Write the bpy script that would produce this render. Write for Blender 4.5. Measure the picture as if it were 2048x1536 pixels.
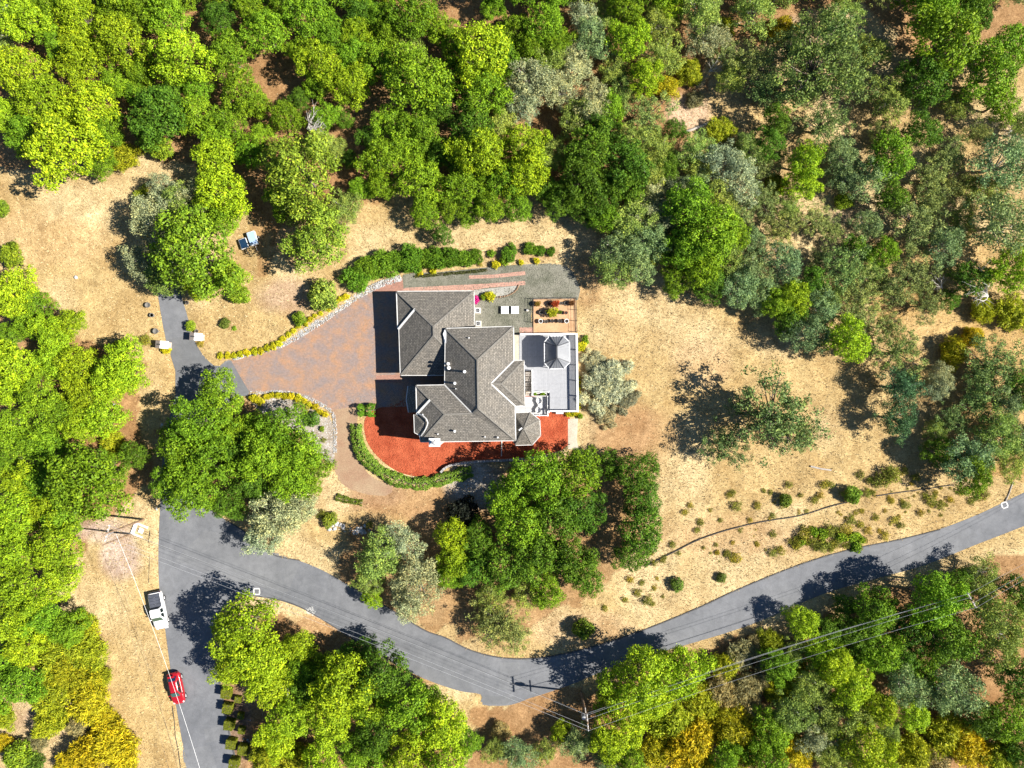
import bpy, bmesh, math, random
import numpy as np
from mathutils import Vector, Matrix
R_ = math.radians
rnd = random.Random(11)
for o in list(bpy.data.objects): bpy.data.objects.remove(o)
SC = bpy.context.scene
COL = SC.collection

# ------------------------------------------------------------------ camera
CAMH = 91.0; FPX = 1365.3
cd = bpy.data.cameras.new('camera'); cam = bpy.data.objects.new('camera', cd); COL.objects.link(cam)
cam.location = (0, 0, CAMH); cam.rotation_euler = (0, 0, 0)
cd.sensor_width = 36; cd.lens = 24; cd.clip_end = 3000; cd.clip_start = 0.5
SC.camera = cam
# ------------------------------------------------------------------ sky, sun, exposure
SUN_EL = R_(42); SUN_DIR = Vector((math.cos(SUN_EL), -0.085, math.sin(SUN_EL))).normalized()
w = bpy.data.worlds.new('World'); SC.world = w; w.use_nodes = True
nt = w.node_tree; bg = nt.nodes['Background']
sk = nt.nodes.new('ShaderNodeTexSky'); sk.sky_type = 'NISHITA'; sk.sun_disc = False
sk.sun_elevation = SUN_EL; sk.sun_rotation = R_(96.5); sk.altitude = 200; sk.dust_density = 0.0; sk.ozone_density = 6.0
nt.links.new(sk.outputs[0], bg.inputs[0]); bg.inputs[1].default_value = 0.05
ld = bpy.data.lights.new('sun', 'SUN'); ld.energy = 5.0; ld.angle = R_(0.5); ld.color = (1, 0.95, 0.86)
sun = bpy.data.objects.new('sun', ld); COL.objects.link(sun); sun.location = (60, -4, 60)
sun.rotation_euler = (-SUN_DIR).to_track_quat('-Z', 'Y').to_euler()
SC.view_settings.view_transform = 'Standard'; SC.view_settings.look = 'None'
SC.view_settings.gamma = 1; SC.view_settings.exposure = 1.3

# ------------------------------------------------------------------ helpers
def P(px, py, z=0.0):
    k = (CAMH - z) / FPX
    return Vector(((px - 1024) * k, (768 - py) * k, z))
def PM(r, z=0.0): return r * (CAMH - z) / FPX
def tag(o, label=None, cat=None, group=None, kind=None):
    if label: o['label'] = label
    if cat: o['category'] = cat
    if group: o['group'] = group
    if kind: o['kind'] = kind
    return o
def empty(name, loc=(0, 0, 0), rz=0.0):
    o = bpy.data.objects.new(name, None); COL.objects.link(o)
    o.location = loc; o.rotation_euler = (0, 0, rz); o.empty_display_size = 0.2
    return o
def linkmesh(name, me, mat=None, parent=None):
    if mat is not None and not me.materials: me.materials.append(mat)
    o = bpy.data.objects.new(name, me); COL.objects.link(o)
    if parent is not None: o.parent = parent
    return o
def copy_tree(o, parent=None):
    c = o.copy(); COL.objects.link(c); c.parent = parent
    for ch in list(o.children): copy_tree(ch, c)
    return c
class MB:
    def __init__(s): s.v = []; s.f = []; s.uv = None
    def poly(s, pts):
        b = len(s.v); s.v += [tuple(p) for p in pts]; s.f.append(tuple(range(b, b + len(pts)))); return s
    def box(s, c, d, rz=0.0, top=1.0):
        x, y, z = c; a, b_, h = d[0] / 2, d[1] / 2, d[2] / 2; cs, sn = math.cos(rz), math.sin(rz); B = len(s.v)
        for zz, k in ((-h, 1.0), (h, top)):
            for xx, yy in ((-a, -b_), (a, -b_), (a, b_), (-a, b_)):
                xx *= k; yy *= k
                s.v.append((x + xx * cs - yy * sn, y + xx * sn + yy * cs, z + zz))
        for f in ((3, 2, 1, 0), (4, 5, 6, 7), (0, 1, 5, 4), (1, 2, 6, 5), (2, 3, 7, 6), (3, 0, 4, 7)):
            s.f.append(tuple(B + i for i in f))
        return s
    def bar(s, p0, p1, wd, h):          # rectangular bar, p = centre line
        p0 = Vector(p0); p1 = Vector(p1); d = p1 - p0
        if d.length < 1e-5: return s
        d.normalize(); sd = d.cross(Vector((0, 0, 1)))
        if sd.length < 1e-4: sd = Vector((1, 0, 0))
        sd.normalize(); up = sd.cross(d).normalized(); B = len(s.v)
        for p in (p0, p1):
            for a, b_ in ((-1, -1), (1, -1), (1, 1), (-1, 1)):
                s.v.append(tuple(p + sd * a * wd / 2 + up * b_ * h / 2))
        for f in ((0, 1, 2, 3), (7, 6, 5, 4), (0, 4, 5, 1), (1, 5, 6, 2), (2, 6, 7, 3), (3, 7, 4, 0)):
            s.f.append(tuple(B + i for i in f))
        return s
    def tube(s, pts, rads, n=6, cap=True):
        pts = [Vector(p) for p in pts]; B = len(s.v); m = len(pts)
        for i, p in enumerate(pts):
            d = (pts[min(i + 1, m - 1)] - pts[max(i - 1, 0)]); d.normalize()
            a = d.cross(Vector((0.3, 0.9, 0.1)) if abs(d.z) > 0.8 else Vector((0, 0, 1))); a.normalize(); b_ = d.cross(a)
            for k in range(n):
                t = 2 * math.pi * k / n
                s.v.append(tuple(p + (a * math.cos(t) + b_ * math.sin(t)) * rads[i]))
        for i in range(m - 1):
            for k in range(n):
                k2 = (k + 1) % n
                s.f.append((B + i * n + k, B + i * n + k2, B + (i + 1) * n + k2, B + (i + 1) * n + k))
        if cap:
            s.f.append(tuple(B + k for k in range(n))[::-1]); s.f.append(tuple(B + (m - 1) * n + k for k in range(n)))
        return s
    def lathe(s, c, prof, n=14):        # prof: list of (r, z)
        B = len(s.v); m = len(prof)
        for r, z in prof:
            for k in range(n):
                t = 2 * math.pi * k / n
                s.v.append((c[0] + r * math.cos(t), c[1] + r * math.sin(t), c[2] + z))
        for i in range(m - 1):
            for k in range(n):
                k2 = (k + 1) % n
                s.f.append((B + i * n + k, B + i * n + k2, B + (i + 1) * n + k2, B + (i + 1) * n + k))
        s.f.append(tuple(B + k for k in range(n))[::-1]); s.f.append(tuple(B + (m - 1) * n + k for k in range(n)))
        return s
    def prism(s, pts, z0, z1):
        n = len(pts); B = len(s.v)
        s.v += [(p[0], p[1], z0) for p in pts] + [(p[0], p[1], z1) for p in pts]
        s.f.append(tuple(B + i for i in range(n))[::-1]); s.f.append(tuple(B + n + i for i in range(n)))
        for i in range(n):
            j = (i + 1) % n; s.f.append((B + i, B + j, B + n + j, B + n + i))
        return s
    def mesh(s, name, smooth=False):
        me = bpy.data.meshes.new(name); me.from_pydata(s.v, [], s.f); me.update()
        if smooth:
            for p in me.polygons: p.use_smooth = True
        return me
    def build(s, name, mat, parent=None, smooth=False, bevel=0.0):
        me = s.mesh(name, smooth)
        o = linkmesh(name, me, mat, parent)
        if bevel > 0:
            m = o.modifiers.new('bevel', 'BEVEL'); m.width = bevel; m.segments = 2; m.limit_method = 'ANGLE'
        return o
def np_mesh(name, V, F, tone=None, tname='tone'):
    V = np.asarray(V, np.float32); F = np.asarray(F, np.int32)
    k = F.shape[1]; me = bpy.data.meshes.new(name)
    me.vertices.add(len(V)); me.vertices.foreach_set('co', V.ravel())
    me.loops.add(F.size); me.loops.foreach_set('vertex_index', F.ravel())
    me.polygons.add(len(F)); me.polygons.foreach_set('loop_start', np.arange(len(F), dtype=np.int32) * k)
    me.update(calc_edges=True)
    if tone is not None:
        a = me.attributes.new(tname, 'FLOAT', 'FACE'); a.data.foreach_set('value', np.asarray(tone, np.float32))
    return me
def inpoly(X, Y, poly):
    ins = np.zeros(X.shape, bool); n = len(poly); j = n - 1
    for i in range(n):
        xi, yi = poly[i]; xj, yj = poly[j]
        c = ((yi > Y) != (yj > Y))
        with np.errstate(divide='ignore', invalid='ignore'):
            xx = (xj - xi) * (Y - yi) / (yj - yi + 1e-12) + xi
        ins ^= c & (X < xx); j = i
    return ins
def smoothline(pts, k=5, closed=False):
    pts = [Vector((p[0], p[1], 0)) for p in pts]; n = len(pts); out = []
    rng = range(n if closed else n - 1)
    for i in rng:
        if closed: p0, p1, p2, p3 = pts[i - 1], pts[i], pts[(i + 1) % n], pts[(i + 2) % n]
        else: p0, p1, p2, p3 = pts[max(i - 1, 0)], pts[i], pts[i + 1], pts[min(i + 2, n - 1)]
        for q in range(k):
            t = q / k
            out.append(0.5 * ((2 * p1) + (p2 - p0) * t + (2 * p0 - 5 * p1 + 4 * p2 - p3) * t * t + (3 * p1 - p0 - 3 * p2 + p3) * t ** 3))
    if not closed: out.append(pts[-1])
    return [(p.x, p.y) for p in out]

# ------------------------------------------------------------------ materials
def M0(name):
    m = bpy.data.materials.new(name); m.use_nodes = True
    n = m.node_tree.nodes; l = m.node_tree.links
    return m, n, l, n['Principled BSDF']
def ramp(n, stops):
    r = n.new('ShaderNodeValToRGB'); e = r.color_ramp.elements
    while len(e) < len(stops): e.new(0.5)
    for i, (p, c) in enumerate(stops):
        e[i].position = p; e[i].color = (*c, 1) if len(c) == 3 else c
    return r
def noise(n, l, co, scale, detail=4, rough=0.6, dist=0.0):
    t = n.new('ShaderNodeTexNoise'); t.inputs['Scale'].default_value = scale; t.inputs['Detail'].default_value = detail
    t.inputs['Roughness'].default_value = rough; t.inputs['Distortion'].default_value = dist
    if co is not None: l.new(co, t.inputs['Vector'])
    return t
def mixc(n, l, a, b, fac, mode='MIX'):
    m = n.new('ShaderNodeMix'); m.data_type = 'RGBA'; m.blend_type = mode
    for s, v in ((0, fac), (6, a), (7, b)):
        if isinstance(v, (int, float)): m.inputs[s].default_value = v
        elif isinstance(v, tuple): m.inputs[s].default_value = (*v, 1) if len(v) == 3 else v
        else: l.new(v, m.inputs[s])
    return m.outputs[2]
def bump(n, l, h, b, strength=0.4, dist=0.05):
    t = n.new('ShaderNodeBump'); t.inputs['Strength'].default_value = strength; t.inputs['Distance'].default_value = dist
    l.new(h, t.inputs['Height']); l.new(t.outputs[0], b.inputs['Normal'])
def geo(n): return n.new('ShaderNodeNewGeometry').outputs['Position']
def surf(name, ca, cb, s1=1.0, s2=12.0, rough=0.85, bmp=0.3, bd=0.03, spec=0.3, lo=0.35, hi=0.65, fine=0.35, metal=0.0):
    m, n, l, b = M0(name); co = geo(n)
    n1 = noise(n, l, co, s1, 5, 0.62); n2 = noise(n, l, co, s2, 3, 0.7)
    r1 = ramp(n, [(lo, ca), (hi, cb)]); l.new(n1.outputs[0], r1.inputs[0])
    r2 = ramp(n, [(0.25, (1 - fine,) * 3), (0.75, (1 + fine,) * 3)]); l.new(n2.outputs[0], r2.inputs[0])
    c = mixc(n, l, r1.outputs[0], r2.outputs[0], 1.0, 'MULTIPLY')
    l.new(c, b.inputs['Base Color']); b.inputs['Roughness'].default_value = rough
    b.inputs['Specular IOR Level'].default_value = spec; b.inputs['Metallic'].default_value = metal
    if bmp: bump(n, l, n2.outputs[0], b, bmp, bd)
    return m
def plain(name, c, rough=0.6, metal=0.0, spec=0.4, coat=0.0):
    return surf(name, tuple(x * 0.92 for x in c), tuple(min(1, x * 1.06) for x in c), 2.0, 30.0, rough, 0.05, 0.005, spec, fine=0.08, metal=metal)

def leafmat(name='leaf', trans=0.17):
    m, n, l, b = M0(name)
    oi = n.new('ShaderNodeObjectInfo'); at = n.new('ShaderNodeAttribute'); at.attribute_name = 'tone'
    rt = ramp(n, [(0.0, (0.30, 0.36, 0.36)), (0.5, (0.98, 1.0, 1.0)), (1.0, (1.95, 1.62, 1.2))]); l.new(at.outputs['Fac'], rt.inputs[0])
    c = mixc(n, l, oi.outputs['Color'], rt.outputs[0], 1.0, 'MULTIPLY')
    l.new(c, b.inputs['Base Color']); b.inputs['Roughness'].default_value = 0.55; b.inputs['Specular IOR Level'].default_value = 0.12
    tr = n.new('ShaderNodeBsdfTranslucent'); l.new(c, tr.inputs['Color'])
    mx = n.new('ShaderNodeMixShader'); mx.inputs[0].default_value = trans
    l.new(b.outputs[0], mx.inputs[1]); l.new(tr.outputs[0], mx.inputs[2])
    l.new(mx.outputs[0], n['Material Output'].inputs['Surface'])
    return m
LEAF = leafmat()
BARK = surf('bark', (0.10, 0.075, 0.055), (0.20, 0.165, 0.13), 3, 20, 0.9, 0.5)
PALEBARK = surf('pale_bark', (0.34, 0.31, 0.27), (0.52, 0.49, 0.44), 3, 20, 0.9, 0.4)

def groundmat():
    m, n, l, b = M0('dry_ground'); co = geo(n)
    at = n.new('ShaderNodeAttribute'); at.attribute_name = 'zone'
    mp = n.new('ShaderNodeMapping'); l.new(co, mp.inputs[0]); mp.inputs['Scale'].default_value = (1.0, 1.0, 1.0)
    nb = noise(n, l, co, 0.22, 5, 0.6, 0.6); nm = noise(n, l, co, 1.3, 5, 0.7, 1.2); nf = noise(n, l, co, 7.0, 5, 0.75, 1.5)
    rb = ramp(n, [(0.3, (0.78, 0.72, 0.66)), (0.55, (1, 1, 1)), (0.75, (1.22, 1.24, 1.26))]); l.new(nb.outputs[0], rb.inputs[0])
    rm = ramp(n, [(0.3, (0.72, 0.68, 0.62)), (0.5, (1, 1, 1)), (0.72, (1.3, 1.32, 1.34))]); l.new(nm.outputs[0], rm.inputs[0])
    rf = ramp(n, [(0.34, (0.42, 0.34, 0.27)), (0.5, (1, 1, 1)), (0.66, (1.45, 1.5, 1.55))]); l.new(nf.outputs[0], rf.inputs[0])
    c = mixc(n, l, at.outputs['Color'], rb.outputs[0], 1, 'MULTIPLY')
    c = mixc(n, l, c, rm.outputs[0], 1, 'MULTIPLY'); c = mixc(n, l, c, rf.outputs[0], 1, 'MULTIPLY')
    l.new(c, b.inputs['Base Color']); b.inputs['Roughness'].default_value = 0.95; b.inputs['Specular IOR Level'].default_value = 0.1
    bump(n, l, nf.outputs[0], b, 0.6, 0.12)
    return m
def asphaltmat(name, ca, cb):
    m, n, l, b = M0(name); co = geo(n)
    nb = noise(n, l, co, 0.16, 5, 0.62, 0.8); nf = noise(n, l, co, 28, 2, 0.6); nm = noise(n, l, co, 1.1, 5, 0.7, 0.4)
    r1 = ramp(n, [(0.34, ca), (0.66, cb)]); l.new(nb.outputs[0], r1.inputs[0])
    r2 = ramp(n, [(0.3, (0.8,) * 3), (0.7, (1.2,) * 3)]); l.new(nf.outputs[0], r2.inputs[0])
    r3 = ramp(n, [(0.3, (0.86,) * 3), (0.7, (1.13,) * 3)]); l.new(nm.outputs[0], r3.inputs[0])
    c = mixc(n, l, r1.outputs[0], r2.outputs[0], 1, 'MULTIPLY'); c = mixc(n, l, c, r3.outputs[0], 1, 'MULTIPLY')
    # hairline cracks sealed with tar
    vo = n.new('ShaderNodeTexVoronoi'); vo.feature = 'DISTANCE_TO_EDGE'; vo.inputs['Scale'].default_value = 0.17
    ad = n.new('ShaderNodeVectorMath'); ad.operation = 'ADD'; l.new(co, ad.inputs[0])
    nd = noise(n, l, co, 0.7, 4, 0.6); l.new(nd.outputs['Color'], ad.inputs[1]); l.new(ad.outputs[0], vo.inputs['Vector'])
    rc = ramp(n, [(0.0, (0.86,) * 3), (0.005, (1,) * 3)]); l.new(vo.outputs[0], rc.inputs[0])
    c = mixc(n, l, c, rc.outputs[0], 1, 'MULTIPLY')
    l.new(c, b.inputs['Base Color']); b.inputs['Roughness'].default_value = 0.9; b.inputs['Specular IOR Level'].default_value = 0.2
    bump(n, l, nf.outputs[0], b, 0.25, 0.01)
    return m
def brickmat(name, c1, c2, cm, bw, bh, blotch=None, rot=0.0, mort=0.012, uv=False, bmp=0.4, offs=0.5, contrast=0.35):
    m, n, l, b = M0(name)
    if uv:
        tc = n.new('ShaderNodeTexCoord'); co = tc.outputs['UV']
    else: co = geo(n)
    mp = n.new('ShaderNodeMapping'); mp.inputs['Rotation'].default_value = (0, 0, rot); l.new(co, mp.inputs[0])
    br = n.new('ShaderNodeTexBrick'); l.new(mp.outputs[0], br.inputs[0]); br.offset = offs
    br.inputs['Scale'].default_value = 1.0; br.inputs['Brick Width'].default_value = bw; br.inputs['Row Height'].default_value = bh
    br.inputs['Mortar Size'].default_value = mort; br.inputs['Bias'].default_value = 0.0
    br.inputs['Color1'].default_value = (*c1, 1); br.inputs['Color2'].default_value = (*c2, 1); br.inputs['Mortar'].default_value = (*cm, 1)
    c = br.outputs[0]
    nf = noise(n, l, mp.outputs[0], 6.0, 4, 0.7)
    rf = ramp(n, [(0.28, (1 - contrast,) * 3), (0.72, (1 + contrast,) * 3)]); l.new(nf.outputs[0], rf.inputs[0])
    c = mixc(n, l, c, rf.outputs[0], 1, 'MULTIPLY')
    if blotch:
        nb = noise(n, l, mp.outputs[0], blotch[0], 3, 0.55, 0.3); rb = ramp(n, [(0.38, (0, 0, 0)), (0.68, (1, 1, 1))]); l.new(nb.outputs[0], rb.inputs[0])
        c2_ = mixc(n, l, c, blotch[1], 1.0, 'MULTIPLY')
        c = mixc(n, l, c, c2_, rb.outputs[0])
    l.new(c, b.inputs['Base Color']); b.inputs['Roughness'].default_value = 0.88; b.inputs['Specular IOR Level'].default_value = 0.2
    bump(n, l, br.outputs['Fac'], b, -bmp if bmp else 0.0, 0.02)
    return m
def stripemat(name, c1, c2, wd, axis=0, rough=0.6):
    m, n, l, b = M0(name); co = geo(n)
    mp = n.new('ShaderNodeMapping'); l.new(co, mp.inputs[0]); mp.inputs['Rotation'].default_value = (0, 0, R_(90) * axis)
    br = n.new('ShaderNodeTexBrick'); l.new(mp.outputs[0], br.inputs[0]); br.inputs['Scale'].default_value = 1
    br.inputs['Brick Width'].default_value = 3.6; br.inputs['Row Height'].default_value = wd; br.inputs['Mortar Size'].default_value = 0.012
    br.inputs['Color1'].default_value = (*c1, 1); br.inputs['Color2'].default_value = (*c2, 1); br.inputs['Mortar'].default_value = (*[x * 0.35 for x in c1], 1)
    nf = noise(n, l, co, 3.0, 4, 0.7); rf = ramp(n, [(0.25, (0.86,) * 3), (0.75, (1.1,) * 3)]); l.new(nf.outputs[0], rf.inputs[0])
    c = mixc(n, l, br.outputs[0], rf.outputs[0], 1, 'MULTIPLY'); l.new(c, b.inputs['Base Color']); b.inputs['Roughness'].default_value = rough
    bump(n, l, br.outputs['Fac'], b, -0.3, 0.01)
    return m
def glassmat(name, c, rough=0.08):
    m, n, l, b = M0(name); b.inputs['Base Color'].default_value = (*c, 1); b.inputs['Roughness'].default_value = rough
    b.inputs['Specular IOR Level'].default_value = 0.8
    nz = noise(n, l, geo(n), 3.0); bump(n, l, nz.outputs[0], b, 0.03, 0.01)
    return m
def paintmat(name, c, rough=0.28):
    m, n, l, b = M0(name); nz = noise(n, l, geo(n), 9, 4, 0.7)
    r = ramp(n, [(0.3, tuple(x * 0.85 for x in c)), (0.7, c)]); l.new(nz.outputs[0], r.inputs[0]); l.new(r.outputs[0], b.inputs['Base Color'])
    b.inputs['Roughness'].default_value = rough; b.inputs['Coat Weight'].default_value = 0.5; b.inputs['Coat Roughness'].default_value = 0.08
    return m
MT = dict(
 ground=groundmat(),
 asphalt=asphaltmat('asphalt', (0.112, 0.116, 0.126), (0.160, 0.163, 0.173)),
 asphalt_new=asphaltmat('fresh_asphalt', (0.115, 0.118, 0.124), (0.135, 0.138, 0.144)),
 berm=surf('asphalt_berm', (0.05, 0.05, 0.055), (0.09, 0.088, 0.086), 2, 20),
 paver=brickmat('concrete_pavers', (0.27, 0.19, 0.158), (0.215, 0.18, 0.172), (0.125, 0.10, 0.092), 0.24, 0.12, (0.62, (1.42, 1.08, 0.74)), R_(2), 0.014),
 paver_border=brickmat('paver_border', (0.34, 0.17, 0.12), (0.28, 0.15, 0.115), (0.14, 0.09, 0.07), 0.22, 0.11, None, R_(1), 0.012),
 brickpath=brickmat('pink_brick', (0.42, 0.235, 0.175), (0.35, 0.19, 0.145), (0.22, 0.16, 0.13), 0.2, 0.3, None, R_(3), 0.016),
 gravel=surf('grey_gravel', (0.095, 0.098, 0.070), (0.20, 0.19, 0.155), 0.35, 7, 0.95, 0.7, 0.05, 0.1, fine=0.5),
 dgpath=surf('granite_path', (0.25, 0.155, 0.10), (0.30, 0.22, 0.14), 0.3, 7, 0.95, 0.5, 0.04, 0.1, fine=0.3),
 mulch=surf('red_mulch', (0.25, 0.050, 0.022), (0.37, 0.092, 0.042), 0.7, 7, 0.95, 0.9, 0.06, 0.1, fine=0.45),
 sand=surf('tan_sand', (0.36, 0.215, 0.115), (0.46, 0.29, 0.165), 0.6, 8, 0.95, 0.3, 0.02, 0.1, fine=0.2),
 concrete=surf('concrete', (0.34, 0.30, 0.235), (0.44, 0.40, 0.32), 0.6, 10, 0.9, 0.2, 0.01),
 palegravel=surf('pale_gravel', (0.22, 0.175, 0.135), (0.34, 0.30, 0.255), 0.9, 8, 0.95, 0.8, 0.06, 0.1, fine=0.55),
 paint=surf('road_paint', (0.45, 0.44, 0.42), (0.75, 0.74, 0.72), 3, 15, 0.7, 0.1),
 shingle=brickmat('shingles', (0.19, 0.172, 0.148), (0.118, 0.108, 0.094), (0.06, 0.056, 0.05), 0.36, 0.22, (0.8, (1.1, 1.08, 1.05)), 0, 0.024, True, 0.6, 0.37, 0.55),
 trim=surf('white_trim', (0.50, 0.49, 0.47), (0.62, 0.61, 0.59), 1.5, 20, 0.6, 0.05, fine=0.1),
 ridge=surf('ridge_cap', (0.13, 0.12, 0.104), (0.18, 0.167, 0.146), 2, 14, 0.9, 0.3),
 siding=stripemat('siding', (0.46, 0.44, 0.40), (0.44, 0.42, 0.38), 0.2),
 white=plain('white_paint', (0.72, 0.72, 0.72), 0.5),
 offwhite=plain('off_white', (0.5, 0.49, 0.47), 0.6),
 deck=stripemat('deck_boards', (0.315, 0.32, 0.34), (0.285, 0.29, 0.31), 0.14, 1),
 deck2=stripemat('pale_deck_boards', (0.40, 0.40, 0.41), (0.37, 0.37, 0.38), 0.14, 0),
 metalroof=surf('grey_metal_roof', (0.15, 0.155, 0.168), (0.19, 0.195, 0.207), 0.8, 10, 0.45, 0.05, fine=0.08, metal=0.1),
 darkmetal=plain('dark_metal', (0.05, 0.052, 0.058), 0.5, 0.3),
 black=plain('black_plastic', (0.018, 0.018, 0.02), 0.6),
 tyre=plain('tyre_rubber', (0.015, 0.015, 0.016), 0.9),
 alloy=plain('alloy', (0.55, 0.55, 0.57), 0.35, 0.4),
 glass=glassmat('dark_glass', (0.012, 0.018, 0.018)),
 greenglass=glassmat('green_glass', (0.03, 0.075, 0.055)),
 blueglass=glassmat('blue_glass', (0.01, 0.03, 0.07)),
 carwhite=paintmat('white_car_paint', (0.78, 0.78, 0.78)),
 carred=paintmat('red_car_paint', (0.33, 0.008, 0.014)),
 lampglass=glassmat('lamp_glass', (0.6, 0.62, 0.62), 0.15),
 redlamp=glassmat('red_lamp', (0.3, 0.01, 0.01), 0.2),
 tonneau=surf('tonneau_vinyl', (0.055, 0.06, 0.075), (0.075, 0.08, 0.10), 2, 20, 0.55, 0.05),
 wood=surf('weathered_wood', (0.16, 0.10, 0.06), (0.30, 0.20, 0.13), 2, 14, 0.9, 0.3),
 greywood=surf('grey_wood', (0.26, 0.23, 0.20), (0.42, 0.38, 0.34), 2, 14, 0.9, 0.3),
 wire=plain('aluminium_wire', (0.4, 0.4, 0.41), 0.45, 0.2), darkwire=plain('insulated_wire', (0.06, 0.06, 0.06), 0.6),
 rock=surf('rock', (0.26, 0.25, 0.24), (0.52, 0.51, 0.49), 1.5, 6, 0.9, 0.4, fine=0.3),
 whiterock=surf('white_rock', (0.22, 0.215, 0.21), (0.46, 0.455, 0.45), 2.5, 5, 0.9, 0.3, fine=0.35),
 wallblock=surf('wall_block', (0.24, 0.23, 0.22), (0.36, 0.35, 0.34), 1.5, 8, 0.9, 0.4),
 terracotta=plain('terracotta', (0.28, 0.11, 0.06), 0.8),
 darkpot=plain('dark_pot', (0.05, 0.05, 0.055), 0.5),
 greypot=plain('grey_pot', (0.14, 0.13, 0.115), 0.8),
 soil=plain('soil', (0.035, 0.025, 0.018), 0.95),
 bluetarp=plain('pale_blue_panel', (0.30, 0.42, 0.62), 0.4),
 blade=None, steel=plain('steel', (0.35, 0.35, 0.36), 0.4, 0.5),
 pillar=surf('pillar_plaster', (0.42, 0.33, 0.28), (0.52, 0.43, 0.37), 1.5, 14, 0.85, 0.2),
 pipe=plain('black_pipe', (0.03, 0.028, 0.026), 0.7),
)

# ------------------------------------------------------------------ outlines of the ground surfaces (photo pixels on the ground)
ROAD = [(302,480),(330,480),(352,545),(362,590),(373,625),(384,668),(394,692),(406,710),(417,722),(428,731),(440,732),(462,721),(499,784),
        (470,800),(400,860),(392,920),(396,990),(421,1020),(450,1040),(495,1068),(540,1108),(600,1122),(650,1143),(700,1172),(745,1198),(795,1228),(850,1262),(890,1276),
        (940,1301),(1000,1316),(1060,1318),(1120,1310),(1200,1290),(1300,1256),(1400,1215),(1480,1178),(1600,1130),(1700,1100),
        (1800,1080),(1880,1058),(1960,1027),(2048,985),(2250,892),(2270,962),(2048,1052),(1950,1090),(1850,1130),(1760,1155),(1640,1190),(1500,1250),
        (1350,1296),(1280,1315),(1200,1345),(1150,1366),(1090,1387),(1060,1396),(1040,1404),(1012,1411),(964,1409),(962,1389),(920,1382),(860,1362),(800,1334),(740,1300),(680,1262),(640,1237),(600,1215),(560,1201),(520,1194),(492,1191),
        (452,1210),(428,1250),(425,1300),(436,1345),(447,1400),(460,1470),(478,1545),(530,1760),(440,1760),(378,1545),(352,1410),(340,1330),(328,1240),(319,1180),(317,1100),(321,1000),(327,900),(340,832),(351,787),(351,742),(332,680),(316,590)]
PAVER = [(462,721),(500,709),(560,692),(610,667),(660,635),(710,602),(745,580),(806,584),(895,600),(895,800),(850,812),(757,815),(712,813),(664,820),(640,806),(605,791),(560,784),(499,784)]
APRON = [(744,584),(750,575),(775,562),(805,556),(808,584)]
GRAVEL = [(807,549),(870,545),(960,536),(1030,530),(1100,527),(1135,534),(1152,556),(1156,600),(1066,600),(1066,664),(1040,668),(900,668),(900,600),(807,590)]
MULCH = [(735,830),(728,850),(733,880),(748,905),(772,928),(800,945),(835,953),(868,951),(886,938),(905,926),(950,920),(1040,916),(1090,908),(1136,890),(1135,823),(1060,790),(840,790),(760,815)]
PATH = [(664,820),(712,813),(716,840),(706,870),(711,905),(728,937),(755,960),(790,975),(770,992),(720,985),(690,972),(672,950),(668,900),(670,860)]
SANDPAD = [(1067,599),(1150,598),(1152,664),(1067,666)]
STRIP = [(1136,838),(1156,836),(1154,880),(1158,900),(1136,898)]
PALEG = [(500,800),(560,796),(612,806),(650,826),(666,850),(668,925),(640,915),(610,880),(570,850),(530,830)]

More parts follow.
